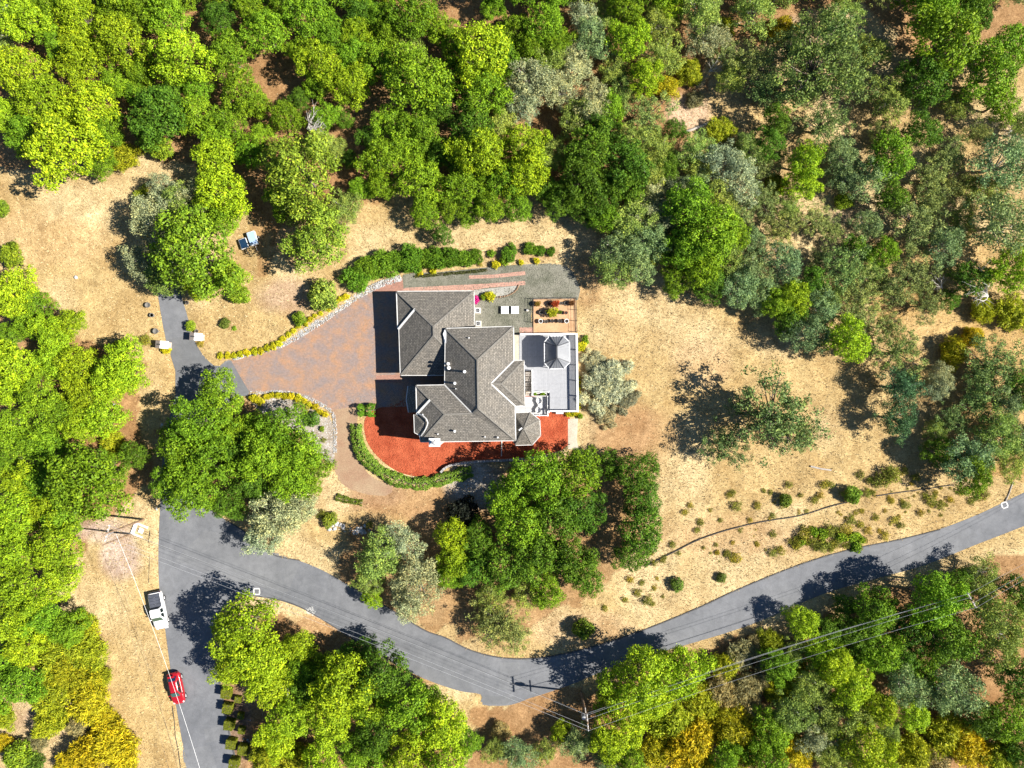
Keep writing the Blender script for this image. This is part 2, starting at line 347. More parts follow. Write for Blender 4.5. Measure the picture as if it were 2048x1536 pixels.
# ------------------------------------------------------------------ ground sheet with soil and grass colour zones
def build_ground():
    def axis(lo, hi, step, far):
        a = list(np.arange(lo, hi + 1e-6, step)); d = step; x = lo; pre = []
        while x > -far: d *= 1.45; x -= d; pre.append(x)
        d = step; x = a[-1]; post = []
        while x < far: d *= 1.45; x += d; post.append(x)
        return np.array(pre[::-1] + a + post)
    xs = axis(-74, 74, 0.42, 500); ys = axis(-57, 57, 0.42, 500)
    X, Y = np.meshgrid(xs, ys); PXX = X / CAMH * FPX + 1024; PYY = 768 - Y / CAMH * FPX
    r = np.random.RandomState(3)
    def fnoise(sc, seed):
        rr = np.random.RandomState(seed); g = rr.rand(64, 64)
        u = (X / sc) % 64; v = (Y / sc) % 64; i = u.astype(int) % 64; j = v.astype(int) % 64; fu = u - np.floor(u); fv = v - np.floor(v)
        fu = fu * fu * (3 - 2 * fu); fv = fv * fv * (3 - 2 * fv)
        return (g[j, i] * (1 - fu) + g[j, (i + 1) % 64] * fu) * (1 - fv) + (g[(j + 1) % 64, i] * (1 - fu) + g[(j + 1) % 64, (i + 1) % 64] * fu) * fv
    n1 = fnoise(6.0, 1); n2 = fnoise(2.2, 2); n3 = fnoise(0.9, 4); wob = (n1 - .5) * 60 + (n2 - .5) * 36 + (n3 - .5) * 16
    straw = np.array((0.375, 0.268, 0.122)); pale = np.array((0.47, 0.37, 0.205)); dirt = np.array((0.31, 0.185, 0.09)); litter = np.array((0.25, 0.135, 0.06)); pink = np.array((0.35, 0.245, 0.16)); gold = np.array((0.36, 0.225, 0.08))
    C = np.zeros(X.shape + (3,)) + straw
    def blend(mask, col, k=1.0):
        C[:] = C * (1 - mask[..., None] * k) + col * mask[..., None] * k
    def spot(px, py, rx, ry, col, k=0.9):
        d = np.sqrt(((PXX - px) / rx) ** 2 + ((PYY - py) / ry) ** 2) + wob / 140
        blend(np.clip((1.15 - d) / 0.45, 0, 1), col, k)
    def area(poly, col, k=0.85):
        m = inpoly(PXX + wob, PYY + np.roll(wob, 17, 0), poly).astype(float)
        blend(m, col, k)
    blend(np.clip((n1 - 0.45) * 3, 0, 1), pale, 0.7)
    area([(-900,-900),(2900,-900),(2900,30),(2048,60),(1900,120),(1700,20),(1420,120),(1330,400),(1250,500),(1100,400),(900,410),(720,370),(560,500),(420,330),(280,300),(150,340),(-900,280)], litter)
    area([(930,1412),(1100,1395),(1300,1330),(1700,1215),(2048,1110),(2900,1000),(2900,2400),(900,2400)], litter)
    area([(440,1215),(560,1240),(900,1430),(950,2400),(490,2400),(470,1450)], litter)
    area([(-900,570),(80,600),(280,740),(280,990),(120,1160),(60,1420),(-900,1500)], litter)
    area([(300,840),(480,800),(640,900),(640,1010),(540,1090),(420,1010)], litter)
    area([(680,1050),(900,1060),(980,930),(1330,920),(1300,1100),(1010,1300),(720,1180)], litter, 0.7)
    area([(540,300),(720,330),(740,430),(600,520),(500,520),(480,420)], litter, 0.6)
    area([(1700,500),(1900,480),(2100,500),(2100,960),(1900,950),(1840,760)], gold, 0.6)
    spot(1235, 870, 80, 60, dirt, 0.9); spot(1300, 880, 70, 60, dirt, 0.5); spot(1175, 560, 40, 60, dirt, 0.6)
    spot(820, 1000, 110, 38, dirt, 0.85); spot(740, 985, 70, 30, np.array((0.33, 0.21, 0.12)), 0.8); spot(880, 1035, 60, 30, dirt, 0.7)
    spot(640, 1255, 90, 40, dirt, 0.85); spot(700, 1285, 70, 26, dirt, 0.7); spot(820, 1350, 90, 30, dirt, 0.6); spot(900, 1385, 60, 18, pale, 0.8)
    spot(575, 590, 60, 40, pink, 0.9); spot(1380, 225, 45, 35, np.array((0.46, 0.33, 0.22)), 0.95); spot(1690, 430, 30, 25, pink, .7); spot(1600, 60, 60, 30, pink, .8)
    spot(240, 1110, 45, 50, np.array((0.40, 0.31, 0.26)), 0.85); spot(215, 1060, 60, 30, np.array((0.40, 0.31, 0.26)), 0.8)
    spot(90, 1440, 80, 40, pink, 0.8); spot(480, 1440, 30, 90, np.array((0.20, 0.13, 0.09)), 0.95); spot(500, 1390, 30, 30, pink, .5)
    spot(530, 815, 40, 20, dirt, 0.8); spot(640, 990, 60, 50, pale, 0.7); spot(1030, 505, 110, 18, dirt, 0.6)
    spot(1480, 1075, 190, 45, np.array((0.37, 0.24, 0.125)), 0.55); spot(1170, 1260, 110, 40, np.array((0.38, 0.26, 0.15)), 0.6)
    spot(100, 470, 120, 60, np.array((0.44, 0.30, 0.15)), 0.5); spot(1400, 720, 60, 50, np.array((0.40, 0.27, 0.15)), .5)
    spot(950, 970, 60, 45, np.array((0.36, 0.33, 0.29)), 0.9)
    far = np.clip((np.maximum(np.abs(X) - 78, np.abs(Y) - 62)) / 12, 0, 1); blend(far, straw * .8, 1.0)
    built = np.zeros(X.shape)
    for pl in (ROAD, PAVER, GRAVEL, MULCH, PATH, SANDPAD, STRIP, PALEG, APRON, [(730,520),(1180,520),(1180,950),(730,950)]):
        built = np.maximum(built, inpoly(PXX, PYY, pl).astype(float))
    for _ in range(10):
        b = built; built = np.maximum(built, (b + np.roll(b, 1, 0) + np.roll(b, -1, 0) + np.roll(b, 1, 1) + np.roll(b, -1, 1)) / 5 * 0.97)
    Z = (n2 * 0.22 + n3 * 0.10) * np.clip(1 - built * 1.3, 0, 1)
    Z[built > 0.5] = 0.0
    ny, nx = X.shape
    V = np.stack([X, Y, Z], -1).reshape(-1, 3)
    idx = np.arange(ny * nx).reshape(ny, nx)
    F = np.stack([idx[:-1, :-1], idx[:-1, 1:], idx[1:, 1:], idx[1:, :-1]], -1).reshape(-1, 4)
    me = np_mesh('ground', V, F)
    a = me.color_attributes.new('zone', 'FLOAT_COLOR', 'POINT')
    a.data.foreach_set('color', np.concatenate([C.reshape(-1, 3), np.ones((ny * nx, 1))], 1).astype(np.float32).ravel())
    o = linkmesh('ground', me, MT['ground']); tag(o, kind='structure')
    def gz(x, y):
        i = int(np.clip(np.searchsorted(xs, x) - 1, 0, nx - 2)); j = int(np.clip(np.searchsorted(ys, y) - 1, 0, ny - 2))
        return float(Z[j:j + 2, i:i + 2].mean())
    return C, xs, ys, built, gz
GC, GXS, GYS, GBUILT, GZ = build_ground()

def sheet(name, pts, z, mat, smooth=0, parent=None, kind='structure', rough=0.0):
    if smooth: pts = smoothline(pts, smooth, True)
    bm = bmesh.new(); rr = random.Random(len(pts))
    top = [bm.verts.new(P(x + rr.uniform(-rough, rough), y + rr.uniform(-rough, rough)) + Vector((0, 0, z))) for x, y in pts]
    bm.faces.new(top); bm.normal_update()
    if bm.faces and list(bm.faces)[0].normal.z < 0: bmesh.ops.reverse_faces(bm, faces=list(bm.faces))
    ex = bmesh.ops.extrude_face_region(bm, geom=list(bm.faces))
    for v in [g for g in ex['geom'] if isinstance(g, bmesh.types.BMVert)]: pass
    for v in top: v.co.z = -0.12
    bmesh.ops.triangulate(bm, faces=[f for f in bm.faces if len(f.verts) > 4])
    bmesh.ops.recalc_face_normals(bm, faces=list(bm.faces))
    me = bpy.data.meshes.new(name); bm.to_mesh(me); bm.free()
    o = linkmesh(name, me, mat, parent)
    if parent is None and kind: tag(o, kind=kind)
    return o
road = sheet('road', ROAD, 0.022, MT['asphalt'], 3)
sheet('paver_driveway', PAVER, 0.034, MT['paver'])
sheet('brick_apron', APRON, 0.042, MT['paver_border'])
sheet('gravel_yard', GRAVEL, 0.020, MT['gravel'], 2)
sheet('mulch_bed', MULCH, 0.016, MT['mulch'], 3)
sheet('granite_path', PATH, 0.010, MT['dgpath'], 3, rough=1.0)
sheet('sand_pad', SANDPAD, 0.05, MT['sand'])
sheet('concrete_walk', STRIP, 0.028, MT['concrete'])
sheet('pale_gravel_bed', PALEG, 0.014, MT['palegravel'], 3, rough=1.0)
sheet('driveway', [(332,680),(384,668),(394,692),(406,710),(417,722),(428,731),(440,732),(462,721),(499,784),(430,800),(351,790),(351,742)], 0.0265, MT['asphalt_new'])
sheet('brick_path', [(938,551),(990,549),(1050,542),(1051,550),(990,556),(938,558)], 0.05, MT['brickpath'])
sheet('brick_path', [(807,576),(900,571),(960,568),(1050,562),(1051,570),(970,576),(945,581),(807,584)], 0.046, MT['brickpath'])
sheet('concrete_pad', [(948,580),(1040,571),(1034,580),(1018,589),(1000,593),(970,593),(948,592)], 0.034, surf('pale_gravel_pad', (0.24, 0.23, 0.20), (0.33, 0.32, 0.29), 0.7, 9, 0.95, 0.5, 0.03))
sheet('brick_path', [(1039,655),(1066,655),(1066,667),(1039,668)], 0.046, MT['brickpath'])
sheet('brick_path', [(752,751),(800,749),(803,765),(752,766)], 0.040, MT['paver_border'])
# a lane seen between the trees on the far hill
sheet('road', [(840,-40),(862,-10),(853,14),(872,14),(880,3),(912,4),(940,-40)], 0.022, MT['asphalt'])
# painted survey squares and asphalt repair patches on the road
def painted_square(cx, cy, s, rot):
    m = MB(); c = P(cx, cy); s = PM(s); cs, sn = math.cos(rot), math.sin(rot)
    for dx, dy, a, b in ((0, s / 2, s, .16), (0, -s / 2, s, .16), (s / 2, 0, .16, s - .17), (-s / 2, 0, .16, s - .17)):
        m.box((c.x + dx * cs - dy * sn, c.y + dx * sn + dy * cs, 0.0285), (a, b, 0.004), rot)
    o = m.build('painted_square', MT['paint'], road)
painted_square(513.5, 1183, 11.5, 0.02); painted_square(2009, 1010, 11, 0.35)
patchm = asphaltmat('patched_asphalt', (0.125, 0.128, 0.136), (0.172, 0.175, 0.182))
for pl, mt in (([(410,1060),(505,1080),(600,1128),(575,1185),(420,1150),(350,1120)], patchm), ([(364,1500),(420,1490),(440,1560),(376,1570)], patchm),
           ([(408,1458),(440,1452),(444,1478),(412,1486)], patchm), ([(1000,1325),(1040,1324),(1038,1380),(998,1378)], patchm), ([(964,1391),(1034,1394),(1012,1409),(966,1407)], MT['asphalt_new'])):
    sheet('asphalt_patch', pl, 0.0275, mt, 0, road)
# asphalt berms along the road's edge
def berm(pts, h=0.10, wd=0.22):
    pts = [P(x, y) for x, y in smoothline(pts, 4)]; m = MB()
    for i, p in enumerate(pts):
        d = (pts[min(i + 1, len(pts) - 1)] - pts[max(i - 1, 0)]).normalized(); s = Vector((-d.y, d.x, 0))
        for a, z in ((-.5, -.05), (-.3, h), (.3, h), (.5, -.05)): m.v.append(tuple(p + s * a * wd + Vector((0, 0, z + rnd.uniform(-.015, .015)))))
    for i in range(len(pts) - 1):
        for k in range(3): m.f.append((i * 4 + k, i * 4 + k + 1, i * 4 + 5 + k, i * 4 + 4 + k))
    o = m.build('kerb', MT['berm']); tag(o, kind='structure')
berm([(700,1171),(745,1197),(795,1227),(850,1261),(890,1275),(940,1300),(1000,1315),(1060,1317),(1120,1309),(1200,1289),(1300,1255),(1400,1214),(1480,1177),(1600,1129),(1700,1099),(1800,1079),(1880,1059)])
berm([(492,1190),(520,1193),(560,1200),(600,1214),(640,1236),(680,1261),(740,1299),(800,1333)], 0.07, 0.2)
berm([(436,1345),(447,1400),(460,1470),(478,1545)], 0.10, 0.24)
berm([(421,1019),(450,1039),(495,1067),(540,1107),(600,1121)], 0.07, 0.2)

# ------------------------------------------------------------------ stones, chips, dry grass (uncountable)
ROCKS = []
def rockverts(rr, s):
    bm = bmesh.new(); bmesh.ops.create_icosphere(bm, subdivisions=1, radius=1)
    V = np.array([v.co[:] for v in bm.verts]); F = np.array([[v.index for v in f.verts] for f in bm.faces]); bm.free()
    return V, F
RV, RF = rockverts(rnd, 1)
def stones(name, pts, sizes, mat, flat=0.6, seed=0, kind='stuff', parent=None, label=None, cat=None, z=0.0, lite=False):
    r = np.random.RandomState(seed); Vs = []; Fs = []; b = 0
    for (x, y), s in zip(pts, sizes):
        if lite:
            V = np.array([(-1, -.8, 0), (1, -.8, 0), (1, .8, 0), (-1, .8, 0), (-.5, -.4, 1), (.6, -.5, .9), (.5, .5, 1), (-.6, .4, .9)]) * (1 + r.uniform(-.25, .25, (8, 3)))
            F = np.array([(4, 5, 6), (4, 6, 7), (0, 1, 5), (0, 5, 4), (1, 2, 6), (1, 6, 5), (2, 3, 7), (2, 7, 6), (3, 0, 4), (3, 4, 7)])
        else: V = RV * (1 + r.uniform(-.22, .22, (len(RV), 1))); F = RF
        a = r.uniform(0, 6.28); c, sn = math.cos(a), math.sin(a); sc = s * r.uniform(.7, 1.2, 3) * np.array((1, .8, flat))
        V = V * sc; V = np.stack([V[:, 0] * c - V[:, 1] * sn + x, V[:, 0] * sn + V[:, 1] * c + y, V[:, 2] + z + (0 if lite else s * flat * .35)], 1)
        Vs.append(V); Fs.append(F + b); b += len(V)
    me = np_mesh(name, np.concatenate(Vs), np.concatenate(Fs)); o = linkmesh(name, me, mat, parent)
    tag(o, label, cat, None, kind); return o
def scatter_poly(poly, n, seed):
    r = np.random.RandomState(seed); W = [P(*p) for p in poly]; xs = [p.x for p in W]; ys = [p.y for p in W]; out = []
    while len(out) < n:
        X = r.uniform(min(xs), max(xs), n * 2); Y = r.uniform(min(ys), max(ys), n * 2)
        k = inpoly(X, Y, [(p.x, p.y) for p in W]); out += list(zip(X[k], Y[k]))
    return out[:n]
def band(line, wpx, n, seed, k=5):
    r = np.random.RandomState(seed); L = smoothline(line, k); W = [P(*p) for p in L]; out = []
    seg = [(W[i + 1] - W[i]).length for i in range(len(W) - 1)]; tot = sum(seg)
    for _ in range(n):
        t = r.uniform(0, tot); i = 0
        while i < len(seg) - 1 and t > seg[i]: t -= seg[i]; i += 1
        d = (W[i + 1] - W[i]).normalized(); p = W[i] + d * t; q = r.uniform(-.5, .5) * PM(wpx); out.append((p.x - d.y * q, p.y + d.x * q))
    return out
b1 = band([(466,715),(500,706),(560,689),(608,664),(656,632),(706,598),(750,573),(802,555)], 13, 2600, 1)
stones('white_rock_border', b1, np.random.RandomState(5).uniform(.04, .125, len(b1)), MT['whiterock'], .6, 1, label='strip of loose white rocks along the upper edge of the paver driveway', cat='rocks', z=.03)
b2 = band([(500,786),(560,784),(608,793),(642,809),(664,824),(670,850),(670,905)], 7, 900, 2)
stones('white_rock_border', b2, np.random.RandomState(6).uniform(.035, .10, len(b2)), MT['whiterock'], .6, 2, label='narrow strip of loose white rocks below the paver driveway', cat='rocks', z=.03)
b3 = scatter_poly(PALEG, 900, 3)
stones('pale_stone_mulch', b3, np.random.RandomState(7).uniform(.035, .09, len(b3)), MT['rock'], .5, 3, label='pale stones strewn over the planted bed beside the granite path', cat='stones', z=.01, lite=True)
b4 = scatter_poly(MULCH, 9000, 4)
stones('wood_chips', b4, np.random.RandomState(8).uniform(.05, .12, len(b4)), MT['mulch'], .35, 4, label='red dyed wood chips covering the bed around the house', cat='mulch', z=.015, lite=True)
b5 = scatter_poly(GRAVEL, 5000, 5)
stones('gravel_stones', b5, np.random.RandomState(9).uniform(.03, .09, len(b5)), MT['gravel'], .6, 5, label='loose grey gravel of the yard behind the garage', cat='gravel', z=.015, lite=True)
b6 = scatter_poly([(648,1040),(690,1048),(740,1052),(745,1066),(700,1068),(655,1058)], 90, 6)
stones('rock_pile', b6, np.random.RandomState(10).uniform(.12, .4, len(b6)), MT['rock'], .7, 6, label='heap of grey boulders at the foot of the bare dirt slope', cat='rocks')
b7 = scatter_poly([(611,1217),(625,1213),(633,1222),(626,1232),(615,1230)], 160, 7)
stones('white_gravel_pile', b7, np.random.RandomState(11).uniform(.03, .09, len(b7)), MT['offwhite'], .4, 7, label='small pile of bright white gravel on the road shoulder', cat='gravel', lite=True)
b8 = scatter_poly([(488,1440),(505,1430),(512,1480),(495,1500),(484,1480)], 60, 8)
stones('pale_rocks', b8, np.random.RandomState(12).uniform(.08, .3, len(b8)), MT['whiterock'], .6, 8, label='pale rocks in the planted strip beside the clipped cube shrubs', cat='rocks')
b9 = scatter_poly([(420,560),(760,470),(780,540),(640,620),(560,680),(430,700)], 120, 9)
EDGE = [(1037,571),(1032,581),(1018,590),(1000,594),(970,594),(950,592)]
for i, (x, y) in enumerate(smoothline(EDGE, 5)):
    p = P(x, y); o = stones('edging_stone', [(p.x, p.y)], [.17], MT['wood'], .7, 100 + i, kind=None, z=.05)
    tag(o, 'brown edging stone rimming the pale pad in the gravel yard', 'stone', 'edging stones of the pale pad')

def dry_grass():
    r = np.random.RandomState(21); n = 330000
    X = r.uniform(-71, 71, n); Y = r.uniform(-54, 54, n)
    i = np.clip(np.searchsorted(GXS, X) - 1, 0, len(GXS) - 2); j = np.clip(np.searchsorted(GYS, Y) - 1, 0, len(GYS) - 2)
    col = GC[j, i]; PX = X / CAMH * FPX + 1024; PY = 768 - Y / CAMH * FPX
    keep = np.ones(n, bool)
    for pl in (ROAD, PAVER, GRAVEL, MULCH, PATH, SANDPAD, STRIP, PALEG, APRON): keep &= ~inpoly(PX, PY, pl)
    keep &= ~((PX > 735) & (PX < 1160) & (PY > 555) & (PY < 915))
    dens = np.clip((col[:, 1] - 0.17) / 0.14, 0.05, 1.0); patch = np.sin(X * .9 + 2 * np.sin(Y * .7)) * np.sin(Y * 1.1 + 2 * np.sin(X * .5)) * .5 + .5
    keep &= r.rand(n) < dens * (0.35 + 0.65 * patch)
    X, Y, col = X[keep], Y[keep], col[keep]; n = len(X); Zg = np.array([GZ(a, b) for a, b in zip(X, Y)])
    L = r.uniform(.14, .42, n); a = r.uniform(0, 6.28, n); lean = r.uniform(.5, 1.2, n); wd = r.uniform(.025, .06, n)
    dx, dy = np.cos(a), np.sin(a); bx, by = -dy * wd, dx * wd
    V = np.zeros((n, 3, 3)); V[:, 0] = np.stack([X - bx, Y - by, Zg - .02], 1); V[:, 1] = np.stack([X + bx, Y + by, Zg - .02], 1)
    V[:, 2] = np.stack([X + dx * L * np.sin(lean), Y + dy * L * np.sin(lean), Zg + L * np.cos(lean)], 1)
    me = np_mesh('dry_grass', V.reshape(-1, 3), np.arange(3 * n).reshape(-1, 3), np.clip(r.normal(.5, .22, n), 0, 1))
    m, nn, l, b = M0('dry_grass'); at = nn.new('ShaderNodeAttribute'); at.attribute_name = 'tone'
    rt = ramp(nn, [(0, (0.19, 0.115, 0.045)), (.5, (0.39, 0.285, 0.135)), (1, (0.56, 0.45, 0.26))]); l.new(at.outputs['Fac'], rt.inputs[0]); l.new(rt.outputs[0], b.inputs['Base Color'])
    b.inputs['Roughness'].default_value = .8
    o = linkmesh('dry_grass', me, m); tag(o, 'sun-bleached dry grass covering the open slopes', 'grass', None, 'stuff')
dry_grass()
# ------------------------------------------------------------------ the house
house = empty('house', P(960, 760)); HL = house.location.copy()
tag(house, 'large two-storey house with grey-brown shingled hip roofs and octagonal corner turret', 'house')
def hpart(name, mb, mat, parent=house, **k):
    mb.v = [(x - HL.x, y - HL.y, z - HL.z) for x, y, z in mb.v] if parent is house else mb.v
    return mb.build(name, mat, parent, **k)
ROOFTRIS = []
def hv(p): return P(p[0], p[1], p[2])
def roof_face(name, pts, eave=(0, 1), th=0.16, mat='shingle', parent=house):
    W = [hv(p) for p in pts]
    nrm = Vector((0, 0, 0))
    for i in range(len(W)): 
        a, b = W[i], W[(i + 1) % len(W)]
        nrm += Vector(((a.y - b.y) * (a.z + b.z), (a.z - b.z) * (a.x + b.x), (a.x - b.x) * (a.y + b.y)))
    nrm.normalize()
    if nrm.z < 0: W.reverse(); nrm = -nrm; pts = pts[::-1]; eave = (len(W) - 1 - eave[0], len(W) - 1 - eave[1])
    for i in range(1, len(W) - 1): ROOFTRIS.append((W[0], W[i], W[i + 1]))
    ed = (W[eave[1]] - W[eave[0]]).normalized(); up = nrm.cross(ed)
    n = len(W); o0 = house.location
    vs = [tuple(p - o0) for p in W] + [tuple(p - o0 - Vector((0, 0, th))) for p in W]
    fs = [tuple(range(n)), tuple(range(2 * n - 1, n - 1, -1))] + [(i, i + n, (i + 1) % n + n, (i + 1) % n) for i in range(n)]
    me = bpy.data.meshes.new(name); me.from_pydata(vs, [], fs); me.update()
    uv = me.uv_layers.new(name='UVMap')
    for lp in me.loops:
        v = Vector(vs[lp.vertex_index]) + o0 - W[eave[0]]
        uv.data[lp.index].uv = (v.dot(ed), v.dot(up))
    return linkmesh(name, me, MT[mat], parent)
def trimline(name, pts, wd=0.14, h=0.14, dz=0.0, mat='trim'):
    m = MB(); W = [hv(p) + Vector((0, 0, dz)) for p in pts]
    for a, b in zip(W, W[1:]): m.bar(a, b, wd, h)
    return hpart(name, m, MT[mat])
GE, GR = 3.4, 5.7; ME, MR = 5.6, 7.95; WR = 7.25
gA, gB, gC, gD = (793,583,GE), (948,582,GE), (949.5,750,GE), (801,750.5,GE); g1, g2 = (867,653,GR), (867.5,671,GR)
gk = (829.5,618.5,4.53); gs = (798,658.5,GE)
roof_face('roof_plane', [gA, gB, g1]); roof_face('roof_plane', [gB, gC, g2, g1]); roof_face('roof_plane', [gC, gD, g2])
roof_face('roof_plane', [gs, gD, g2, g1, gk]); roof_face('roof_plane', [(793,583,GE - .02), (795.5,657,GE - .12), (828,619.5,4.36)])
mA, mB, mC, mW = (891,657,ME), (1027,653,ME), (1031.5,881,ME), (889.5,770,ME); m1, m2 = (955,720,MR), (956.5,817,MR); v_ = (945,827,WR)
wA, wS, wr = (832,771,ME), (841,884,ME), (889,829,WR); wk = (859,800,6.42); ws = (835,828.5,ME)
roof_face('roof_plane', [mA, mB, m1]); roof_face('roof_plane', [mA, mW, v_, m2, m1]); roof_face('roof_plane', [mB, mC, m2, m1])
roof_face('roof_plane', [mW, wA, wr, v_]); roof_face('roof_plane', [wS, mC, m2, v_, wr])
roof_face('roof_plane', [ws, wS, wr, wk]); roof_face('roof_plane', [(832,771,ME - .02), (833.5,827,ME - .12), (857.5,801,6.26)])
# east cross-hip and west bay
dt, dr = (982,767.5,7.14), (1003,768,7.0); da, db, dc, dd = (1028,721,5.66), (1048,721,5.62), (1049.5,811,5.62), (1030.3,812,5.66)
roof_face('roof_plane', [da, db, dr, dt]); roof_face('roof_plane', [db, dc, dr]); roof_face('roof_plane', [dc, dd, dt, dr])
ba, bb, bc, bd, be = (828,829,5.45), (829.3,865,5.45), (842,872,5.5), (838,826.5,5.6), (845,848,6.15)
bf = (852,838,6.2); bg_ = (851,860,6.2)
roof_face('roof_plane', [ba, bb, be]); roof_face('roof_plane', [ba, bd, bf, be]); roof_face('roof_plane', [bb, bc, bg_, be]); roof_face('roof_plane', [be, bf, bg_])
trimline('gutter', [(836,827,5.8), (846,831,6.3), (853,838,6.5), (856,846,6.55), (853,855,6.45), (848,864,6.2), (842,872,5.75)], .12, .1)
# turret
TE, TA = 3.25, 4.95
tv = [(1029,826,TE), (1061,825,TE), (1079.3,840,TE), (1081,871,TE), (1064.5,889.5,TE), (1031,890.3,TE), (1018,872,TE), (1018,842,TE)]; ta = (1048,856.5,TA)
for i in range(8): roof_face('turret_roof_panel', [tv[i], tv[(i + 1) % 8], ta])
# entry porch roof
pv = [(816,772,3.05), (833,772,3.2), (833,824,3.2), (817,825,3.05), (812.5,800,3.05)]
roof_face('porch_roof', [pv[0], pv[4], (833,800,3.5), (833,772,3.2)]); roof_face('porch_roof', [pv[4], pv[3], (833,825,3.2), (833,800,3.5)])
for ln in ([gs, gD, gC], [(793,583,GE), (795.5,657,GE - .1)], [gA, gB], [gB, (948.5,650,GE)], [mA, mB, da], [mA, mW], [wA, mW], [dd, mC], [wS, mC], [da, db, dc, dd], [(832,771,ME), (833.5,827,ME - .1)], [ws, wS],
           [ba, bb, bc], tv[:6], [pv[0], pv[4], pv[3]]):
    trimline('gutter', ln, .13, .13, -.06)
trimline('rake_trim', [(830.5,618,4.55), (796.5,658.5,3.42)], .26, .10, .02); trimline('rake_trim', [(860,800,6.46), (833.5,828.5,5.62)], .26, .10, .02)
for ln in ([gA, g1], [gB, g1], [g1, g2], [gD, g2], [g2, (890,694,5.05)], [mA, m1], [mB, m1], [m1, m2], [m2, mC], [wr, wS], [wA, wr], [db, dr], [dc, dr], [dr, dt], [wr, v_], [v_, m2]):
    trimline('ridge_cap', ln, .20, .04, .02, 'ridge')
for ln in ([mW, v_], [da, dt], [dd, dt]): trimline('valley_flashing', ln, .16, .03, .03, 'offwhite')
for t in tv[:6]: trimline('ridge_cap', [t, ta], .16, .05, .03, 'ridge')
fl = MB(); fl.poly([hv((889.5,694,5.25)), hv((886,668,5.62)), hv((890.5,657,5.62)), hv((895.5,668,5.68)), hv((892.5,688,5.66))]); fl.poly([hv((889.5,694,5.15)), hv((886,668,5.5)), hv((890.5,657,5.5)), hv((895.5,668,5.5)), hv((892.5,688,5.4))][::-1])
hpart('flashing', fl, MT['white'])
# walls (built from the eave corners, set in from the overhang)
def wallbox(name, a, b, z1, inset=0.45, z0=-0.2):
    A = hv(a); B = hv(b); x0, x1 = sorted((A.x, B.x)); y0, y1 = sorted((A.y, B.y))
    m = MB(); m.box(((x0 + x1) / 2, (y0 + y1) / 2, (z0 + z1) / 2), (x1 - x0 - 2 * inset, y1 - y0 - 2 * inset, z1 - z0))
    return hpart(name, m, MT['siding']), (x0 + inset, x1 - inset, y0 + inset, y1 - inset)
_, GW = wallbox('wall', gA, gC, GE - .17, .42); _, MW = wallbox('wall', mA, mC, ME - .17, .45); _, WW = wallbox('wall', wA, (960,882,ME), ME - .18, .50)
_, DW = wallbox('wall', (1000,721,ME), dc, ME - .15, .40)
tc = hv((1048,857,TE)); tw = MB(); tw.prism([(tc.x + (hv(t).x - tc.x) * .86, tc.y + (hv(t).y - tc.y) * .86) for t in tv[::-1]], -.2, TE - .15); hpart('wall', tw, MT['siding'])
bw = MB(); bw.prism([(hv(p).x + dx, hv(p).y) for p, dx in ((ba, .3), (bb, .3), (bc, 0), (bd, .2))], -.2, 5.3); hpart('bay_wall', bw, MT['siding'])
for (px, py) in ((816,775), (815.5,821)):
    p = P(px, py, 3.0); m = MB(); m.box((p.x + .15, p.y, 1.4), (.22, .22, 3.0)); hpart('porch_post', m, MT['white'])
def window(x, y, z, wd, h, face):       # face: outward normal 'E','W','N','S'
    m = MB(); g = MB(); t = .05
    if face in 'EW':
        s = 1 if face == 'E' else -1
        g.box((x + s * .02, y, z), (.03, wd - .1, h - .1))
        for dy in (-wd / 2, wd / 2): m.box((x + s * .04, y + dy, z), (.07, .1, h + .1))
        for dz in (-h / 2, h / 2, 0): m.box((x + s * .038, y, z + dz), (.06, wd - .1, .08))
    else:
        s = 1 if face == 'N' else -1
        g.box((x, y + s * .02, z), (wd - .1, .03, h - .1))
        for dx in (-wd / 2, wd / 2): m.box((x + dx, y + s * .04, z), (.1, .07, h + .1))
        for dz in (-h / 2, h / 2, 0): m.box((x, y + s * .038, z + dz), (wd - .1, .06, .08))
    f = hpart('window', m, MT['white']); gg = hpart('pane', g, MT['glass']); gg.parent = f
for zz in (1.5, 4.2):
    for t in (.2, .5, .8):
        window(MW[0] + (MW[1] - MW[0]) * t, MW[2], zz, 1.2, 1.3, 'S')
    for t in (.12, .3, .9): window(MW[1], MW[2] + (MW[3] - MW[2]) * t, zz, 1.2, 1.3, 'E')
    window(DW[1], (DW[2] + DW[3]) / 2, zz, 2.0, 1.4, 'E')
    for t in (.3, .7): window(WW[0], WW[2] + (WW[3] - WW[2]) * t, zz + .05, 1.2, 1.3, 'W')
    for t in (.3, .75): window(MW[0] + (MW[1] - MW[0]) * t, MW[3], zz, 1.2, 1.3, 'N')
for t in (.3, .7): window(GW[0] + (GW[1] - GW[0]) * t, GW[3], 1.6, 1.2, 1.1, 'N')
for t, wd in ((.28, 4.4), (.76, 2.6)):
    y = GW[2] + (GW[3] - GW[2]) * t; m = MB()
    for k in range(4): m.box((GW[0] - .03, y, .45 + k * .56), (.06, wd, .53))
    hpart('garage_door', m, MT['offwhite'])
m = MB(); m.box((WW[0] - .03, hv((832,800,3)).y, 1.1), (.06, 1.1, 2.1)); hpart('front_door', m, MT['wood'])
